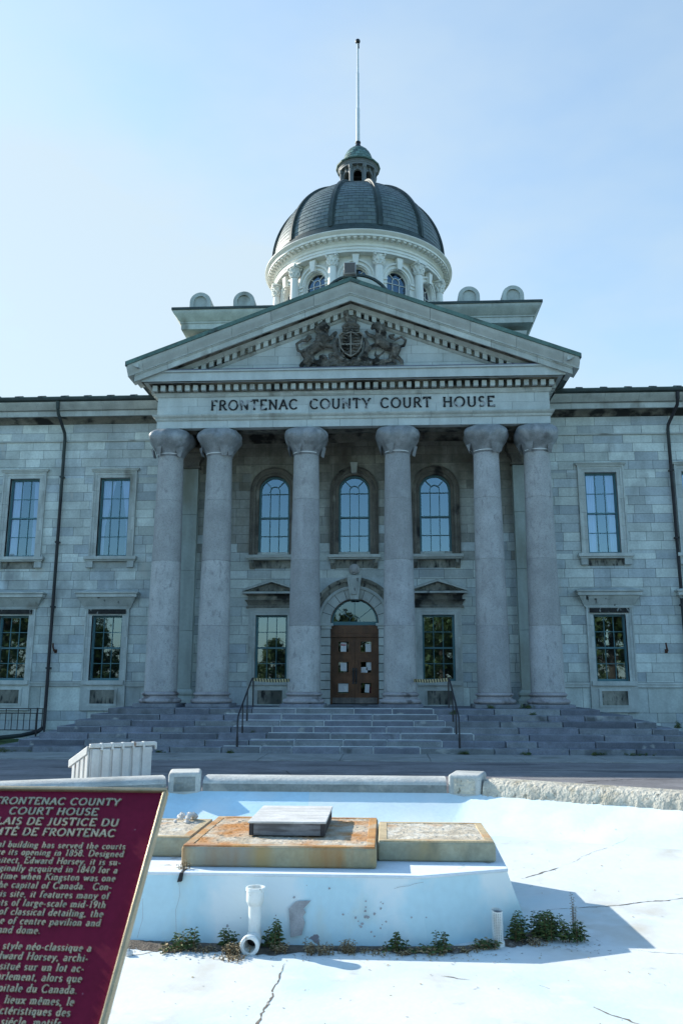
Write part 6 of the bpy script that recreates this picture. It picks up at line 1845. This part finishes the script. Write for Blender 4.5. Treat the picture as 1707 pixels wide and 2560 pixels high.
for k in range(4):
    y0 = .02 + (dd-.04)*k/4 + .02; y1 = .02 + (dd-.04)*(k+1)/4 - .07
    h0 = hf+(hb_-hf)*y0/dd; h1 = hf+(hb_-hf)*y1/dd
    mb.hexa([(-.035, y0, .07), (-.001, y0, .07), (-.001, y1, .07), (-.035, y1, .07)], [(-.035, y0, h0-.03), (-.001, y0, h0-.03), (-.001, y1, h1-.03), (-.035, y1, h1-.03)])
mb.xf(DTm); mb.build('body', 'dumpster', DT, tuple(DT.location), bevel=.008)
mb = MB(); ov = .07
sl = (hb_-hf)/dd
def lidz(y): return hf + .02 + max(0, y)*sl
mb.hexa([(-.02, -.03, hf+.01), (dl+.08, -.03, hf+.01), (dl+.08, .06, hf+.01), (-.02, .06, hf+.01)], [(-.02, -.03, hf+.085), (dl+.08, -.03, hf+.085), (dl+.08, .06, hf+.085), (-.02, .06, hf+.085)])
mb.hexa([(-.05, .062, hf-.10), (dl+.05, .062, hf-.10), (dl+.05, dd+.10, hb_-.12), (-.05, dd+.10, hb_-.12)], [(-.05, .062, hf+.05), (dl+.05, .062, hf+.05), (dl+.05, dd+.10, hb_+.03), (-.05, dd+.10, hb_+.03)])
mb.box(dl+.05, dl+.09, -.04, .05, hf-.06, hf+.08)
mb.xf(DTm); mb.build('lid', 'dumpster', DT, tuple(DT.location), bevel=.015)
for k in range(5):
    xx = .165 + .20*k
    mb = MB(); mb.hexa([(xx, -.05, hf-.03), (xx+.045, -.05, hf-.03), (xx+.045, -.02, hf-.03), (xx, -.02, hf-.03)], [(xx+.01, -.045, hf+.095), (xx+.055, -.045, hf+.095), (xx+.055, .05, hf+.095), (xx+.01, .05, hf+.095)])
    mb.xf(DTm); mb.build('hinge_strap', 'dumpster', DT, tuple(DT.location), bevel=.004)

# ---- plaque on its post
PA = R(2.07); PTH = R(47.7)
PC = Vector((.538, 2.30, 1.799))
pdx = Vector((math.cos(PA), -math.sin(PA), 0)); pdy = Vector((-math.sin(PA)*math.cos(PTH), -math.cos(PA)*math.cos(PTH), -math.sin(PTH)))
pn = pdx.cross(pdy); pn = -pn if pn.z < 0 else pn
def pm(u, v, p): return tuple(PC + pdx*u + pdy*v + pn*p)
PW, PHH = .587, .70
PQ = thing('plaque', 'maroon metal plaque with raised bronze lettering, tilted on a post', 'plaque', tuple(PC + pdx*(-PW/2) + pdy*(PHH/2)))
org = tuple(PQ.location)
def pbox(mb, u0, u1, v0, v1, p0, p1): mb.hexa([pm(u0, v0, p0), pm(u1, v0, p0), pm(u1, v1, p0), pm(u0, v1, p0)], [pm(u0, v0, p1), pm(u1, v0, p1), pm(u1, v1, p1), pm(u0, v1, p1)])
mb = MB(); pbox(mb, -PW+.004, -.004, .004, PHH-.004, -.022, -.006); mb.build('plate', 'maroon', PQ, org)
mb = MB(); fw = .0105
pbox(mb, -PW, 0, 0, fw, -.024, .004); pbox(mb, -PW, 0, PHH-fw, PHH, -.024, .004); pbox(mb, -PW, -PW+fw, fw, PHH-fw, -.024, .004); pbox(mb, -fw, 0, fw, PHH-fw, -.024, .004)
mb.build('rim', 'bronze', PQ, org, bevel=.003)
mb = MB()
pmap = lambda x, z, p: pm(x, -z, -.006 + p)
HD = .0200
for k, (t, wd) in enumerate((('FRONTENAC COUNTY', .346), ('COURT HOUSE', .243), ('PALAIS DE JUSTICE DU', .373), ('COMT\u00c9 DE FRONTENAC', .374))):
    write(mb, t, -.2935-wd/2, -(.0527+.0306*k), HD, pmap, .0035, wd=.20, width=wd, sp=.16, thin=.62)
mb.build('heading', 'bronzelet', PQ, org)
body = [('imperial building has served the courts', -.0689, .1787), ('since its opening in 1858. Designed', -.068, .1996), ('by architect, Edward Horsey, it is su-', -.0695, .2218),
        ('originally acquired in 1840 for a', -.0714, .2432), ('at a time when Kingston was one', -.0709, .2643), ('to be the capital of Canada.  Con-', -.0728, .2867),
        ('on this site, it features many of', -.0731, .3093), ('elements of large-scale mid-19th', -.0748, .3315), ('use of classical detailing, the', -.0745, .3535),
        ('use of centre pavilion and', -.0744, .3754), ('wings and dome.', -.2127, .3969),
        ('de style n\u00e9o-classique a', -.0781, .4336), ('Edward Horsey, archi-', -.0785, .4561), ('situ\u00e9 sur un lot ac-', -.0808, .4788),
        ('Parlement, alors que', -.0789, .5007), ('capitale du Canada.', -.0815, .5249), ('lieux m\u00eames, le', -.0806, .5493), ('caract\u00e9ristiques des', -.0815, .5709), ('si\u00e8cle, motifs'.replace('\u00e8', '\u00e9'), -.095, .5930)]
mb = MB()
k0 = .310 / text_width('building has served the courts', .13)
for t, ur, v in body:
    h = .0162
    wd = min(text_width(t, .13)*k0, .445)
    write(mb, t, ur - wd, -v, h, pmap, .003, wd=.17, width=wd, sp=.13, thin=.6)
mb.build('inscription', 'bronzelet', PQ, org)
mb = MB(); cx_ = PC + pdx*(-PW/2) + pdy*(PHH*.5)
mb.box(cx_.x-.05, cx_.x+.05, cx_.y-.02, cx_.y+.08, 0, cx_.z-.06); pbox(mb, -PW*.75, -PW*.25, PHH*.3, PHH*.7, -.05, -.0245)
mb.build('post', 'bronze', PQ, org)

# ---- weeds
def leaf(mb, p, d, L, wd, mi=0, droop=.3):
    d = Vector(d).normalized(); s_ = d.cross(Vector((0, 0, 1)))
    if s_.length < .05: s_ = Vector((1, 0, 0))
    s_.normalize(); p = Vector(p)
    m_ = p + d*L*.5 + Vector((0, 0, L*.08)); e = p + d*L - Vector((0, 0, L*droop))
    mb.add([p, m_ + s_*wd*.5, e, m_ - s_*wd*.5], [(0, 1, 2), (0, 2, 3)], mi)
def weed(x, y, h, n, spread, label, kind='green', z=None, seed=0, group='weeds along the foot of the pedestal', L=.05):
    rd_ = random.Random(seed); mb = MB(); z = floor_z(x, y) if z is None else z
    mats = ['stalk', 'leaf', 'dry']
    n = int(n*(1.05 if kind == 'green' else 2.2)); L *= 1.35; h *= 1.12; spread *= 1.15
    for k in range(n):
        a = rd_.uniform(0, 6.28); lean = rd_.uniform(.05, .45)*spread/h if h else 0; hh = h*rd_.uniform(.45, 1)
        b = Vector((x + rd_.gauss(0, spread*.45), y + rd_.gauss(0, spread*.28), z)); 
        pts = [b + Vector((math.cos(a)*lean*hh*t*t, math.sin(a)*lean*hh*t*t, hh*t)) for t in (0, .35, .7, 1)]
        mb.tube(pts, [.0035, .003, .0022, .001], 4, 0)
        nl = int(hh/.011)
        for q in range(nl):
            t = .12+.88*q/nl; p = pts[0].lerp(pts[-1], t); aa = q*2.4+k
            if kind == 'green': leaf(mb, p, (math.cos(aa), math.sin(aa), .35), L*rd_.uniform(.6, 1.2)*(1.15-.6*t), L*.26, 1)
            elif kind == 'dry': leaf(mb, p, (math.cos(aa), math.sin(aa), .2), L*.45*rd_.uniform(.5, 1.2), L*.30, 2)
            else: leaf(mb, p, (math.cos(aa), math.sin(aa), .35), L*rd_.uniform(.5, 1.1), L*.3, 1 if q % 3 else 2)
    o = mb.build('weed', mats, None, (x, y, z), smooth=False)
    return tag(o, label, 'weed', group)
WD = [(-.86, 8.70, .20, 9, .11, 'bushy green weed nearest the plaque at the foot of the pedestal', 'green'),
      (-.98, 8.68, .07, 10, .13, 'low mixed green and dry weed under the green bush by the plaque', 'mixed'),
      (-.40, 8.74, .22, 7, .08, 'tall leafy weed just left of the white elbow pipe', 'green'),
      (-.38, 8.58, .11, 22, .12, 'straw-coloured dry weed clump left of the elbow pipe', 'dry'),
      (.02, 8.76, .27, 13, .09, 'dark green weed behind the right side of the elbow pipe', 'green'),
      (.06, 8.68, .10, 12, .09, 'dry brown weed at the right foot of the elbow pipe', 'dry'),
      (.46, 8.66, .10, 22, .16, 'dry straw clump right of the elbow pipe', 'dry'),
      (.74, 8.70, .11, 12, .09, 'sparse dry weed midway along the pedestal foot', 'dry'),
      (1.22, 8.74, .17, 8, .08, 'upright green weed midway along the pedestal foot', 'green'),
      (1.30, 8.70, .06, 10, .10, 'low dry weed under the midway green weed', 'dry'),
      (1.68, 8.76, .18, 6, .07, 'thin green weed left of the perforated pipe', 'green'),
      (1.58, 8.72, .07, 14, .16, 'low brown weed between green stalks left of the perforated pipe', 'mixed'),
      (2.10, 8.92, .08, 14, .10, 'low dark weed touching the perforated pipe', 'mixed'),
      (2.44, 9.16, .26, 12, .10, 'tall green weed just right of the perforated pipe', 'green'),
      (2.76, 9.24, .27, 30, .17, 'largest bushy green weed at the right corner of the pedestal', 'green'),
      (3.00, 9.18, .20, 12, .10, 'smaller green weed on the right side of the largest bush', 'green'),
      (-.66, 8.66, .06, 12, .14, 'flat straw weed between the green bush and the elbow pipe weeds', 'dry'),
      (-.36, 8.44, .05, 14, .14, 'spilled straw-coloured dead weed on the floor before the elbow pipe', 'dry'),
      (.98, 8.70, .05, 10, .13, 'thin flat dead weed just left of the midway green weed', 'dry'),
      (1.88, 8.80, .05, 12, .12, 'flat dead weed just left of the perforated pipe weed', 'dry'),
      (2.62, 9.08, .06, 14, .14, 'dry litter-like weed under the tall weeds at the right corner', 'dry'),
      (3.05, 9.35, .40, 2, .05, 'single tall reddish dry stalk rising from the right weeds', 'dry')]
for k, (x, y, h, n, sp, lab, kd) in enumerate(WD): weed(x, y, h, n, sp, lab, kd, seed=100+k, L=.06 if kd == 'green' else .045)
weed(.38, 12.55, .30, 8, .06, 'dry yellow-green tuft behind the wooden box', 'mixed', seed=140, group='weeds behind the slabs', L=.06)
weed(-1.02, 9.20, .10, 5, .06, 'wisp of dry grass in the slot between the slabs', 'dry', z=ZP+.01, seed=141, group='weeds behind the slabs')
weed(4.75, 8.78, .09, 4, .04, 'tiny grass wisp in a floor crack at the right edge', 'dry', seed=142, group='weeds in the floor cracks')
for k, (x, y, z, h, n, sp, lab) in enumerate([(-3.45, 25.0, .03, .10, 8, .12, 'grass tuft at the foot of the left handrail'), (3.40, 25.02, .03, .10, 9, .14, 'grass tuft at the foot of the right handrail'),
        (3.30, 27.0, 1.08, .16, 8, .12, 'weed on the top step beside the right handrail'), (4.55, 27.62, 1.26, .14, 8, .12, 'weed on the porch edge below the fifth column'), (5.75, 27.62, 1.26, .15, 9, .16, 'weed on the porch edge between the two right columns'),
        (5.75, 26.85, 1.08, .12, 5, .08, 'small weed in the step joint below the right column pair'), (9.95, 26.2, .73, .22, 8, .10, 'weed growing at the stepped right end of the stairs'),
        (5.2, 25.0, .03, .09, 9, .22, 'grass tuft left of the middle on the right stair foot'), (7.2, 25.02, .03, .11, 10, .25, 'grass tuft under the right half of the stairs'), (8.4, 25.02, .03, .09, 12, .35, 'wide grass tuft near the right end of the stair foot'),
        (-3.0, 26.15, .55, .10, 5, .08, 'weed by the inner post of the left handrail'), (-5.6, 25.03, .03, .07, 8, .2, 'grass tuft at the stair foot behind the dumpster'), (-10.2, 25.0, .03, .12, 14, .4, 'grass patch at the left end of the stair foot')]):
    weed(x, y, h, n, sp, lab, 'green', z=z, seed=170+k, group='weeds in the stair joints', L=.07)
# soil line along the pedestal
mb = MB(); rd = random.Random(6)
path_ = [(-1.6, 8.86), (-1.0, 8.80), (-.3, 8.76), (.5, 8.76), (1.3, 8.79), (1.9, 8.84), (2.4, 9.12), (2.7, 9.42), (2.9, 9.5)]
P_ = []
for a, b in zip(path_, path_[1:]):
    for q in range(14): P_.append((a[0]+(b[0]-a[0])*q/14, a[1]+(b[1]-a[1])*q/14))
vs = []; n_ = len(P_); cw = .1
for i, (x, y) in enumerate(P_):
    cw = max(.015, min(.20, cw + rd.uniform(-.05, .05)))
    for q, t in enumerate((.14, .05, -.3, -.7, -1)):
        yy = y + (t if t > 0 else t*cw) ; vs.append((x, yy, floor_z(x, yy) + (.018 if 1 <= q <= 2 else .005) + rd.uniform(0, .01)*(q in (1, 2))))
mb.add(vs, [(i*5+q, (i+1)*5+q, (i+1)*5+q+1, i*5+q+1) for i in range(n_-1) for q in range(4)])
tag(mb.build('soil', 'soil'), kind='stuff')

# crumbs of paint, dead leaves and grit scattered over the basin floor
mb = MB(); rd = random.Random(88)
for k in range(900):
    if k < 420: x = rd.uniform(-1.6, 3.3); y = 8.75 - abs(rd.gauss(0, .16)) + (.35 if x > 2.3 else 0)
    else: x = rd.uniform(-4, 7); y = rd.uniform(5.8, 13.6)
    if wall_dist(x, y) < .5 or (-2.7 < x < 2.75 and y > 8.86 and y < 12.1): continue
    r_ = rd.uniform(.004, .013); a0 = rd.uniform(0, 6.28); z = floor_z(x, y)+.003
    n_ = rd.randint(4, 6)
    mb.add([(x+r_*rd.uniform(.5, 1.4)*math.cos(a0+6.283*q/n_), y+r_*rd.uniform(.5, 1.4)*math.sin(a0+6.283*q/n_), z + rd.uniform(0, .5)*r_) for q in range(n_)], [tuple(range(n_))], 0 if rd.random() < .55 else 1)
tag(mb.build('litter', ['dry', 'patch'], smooth=False), kind='stuff')

# ---- trees on the lawn behind the viewer (seen in the window panes)
def tree_proto(seed, h, cr, label, loc):
    rd_ = random.Random(seed)
    T = thing('tree', label, 'tree', loc, 'trees across from the courthouse')
    mb = MB()
    mb.tube([(0, 0, 0), (.1, 0, h*.3), (0, .1, h*.6), (0, 0, h*.85)], [h*.035, h*.028, h*.018, h*.006], 10)
    tips = []
    for k in range(11):
        a = k*2.4; z0 = h*(.25+.055*k); L = cr*(1.0-.06*k)
        e = Vector((math.cos(a)*L*.75, math.sin(a)*L*.75, z0+L*.45)); mb.tube([(0, 0, z0), e*.5+Vector((0, 0, z0*.5)), e], [h*.012, h*.008, h*.003], 6); tips.append(e)
    shift(mb, *loc).build('trunk', 'bark', T, loc)
    mb = MB()
    cl = []
    for k in range(80):
        a = rd_.uniform(0, 6.28); t = rd_.random(); z = h*(.14+.84*t); rr_ = cr*math.sin(PI*min(.97, .24+.72*t))*rd_.uniform(.3, 1.0)
        cl.append((Vector((math.cos(a)*rr_, math.sin(a)*rr_, z)), rd_.uniform(.5, 1.0)*cr*.33))
    for c, r_ in cl:
        for q in range(60):
            v = Vector((rd_.gauss(0, 1), rd_.gauss(0, 1), rd_.gauss(0, .8))); v = v.normalized()*r_*rd_.random()**.4; p = c+v
            s_ = rd_.uniform(.16, .32); u = Vector((rd_.gauss(0, 1), rd_.gauss(0, 1), rd_.gauss(0, 1))).normalized(); w_ = u.cross(Vector((rd_.gauss(0, 1), rd_.gauss(0, 1), rd_.gauss(0, 1)))).normalized()
            mb.add([p-u*s_, p+w_*s_*.6, p+u*s_, p-w_*s_*.6], [(0, 1, 2, 3)])
    shift(mb, *loc).build('crown', 'treeleaf', T, loc, smooth=False)
    return T
t1 = tree_proto(1, 12.5, 4.6, 'broad leafy tree on the lawn opposite the courthouse', (8, -20, 0))
t2 = tree_proto(2, 8.5, 3.0, 'smaller leafy tree on the lawn opposite the courthouse', (-2.6, -20, 0))
for src, loc, sc in ((t1, (23, -19, 0), 1.1), (t1, (-37, -20, 0), 1.15), (t2, (-28, -21, 0), .85), (t2, (-10, -21, 0), .72), (t2, (-19, -24, 0), .8), (t1, (34, -22, 0), 1.0), (t2, (1.0, -22, 0), .85), (t1, (13.5, -23, 0), 1.0), (t1, (6.2, -12.5, 0), .85), (t2, (5.2, -16.5, 0), .8), (t2, (9.2, -15.5, 0), .7), (t1, (29, -24, 0), 1.1), (t1, (-43, -23, 0), 1.1), (t1, (-33, -24, 0), 1.0), (t2, (-14, -25, 0), .75), (t2, (-23.5, -25, 0), .8)):
    c = copy_tree(src); c.parent = None; c.location = loc; c.scale = (sc, sc, sc); c.rotation_euler = (0, 0, loc[0])
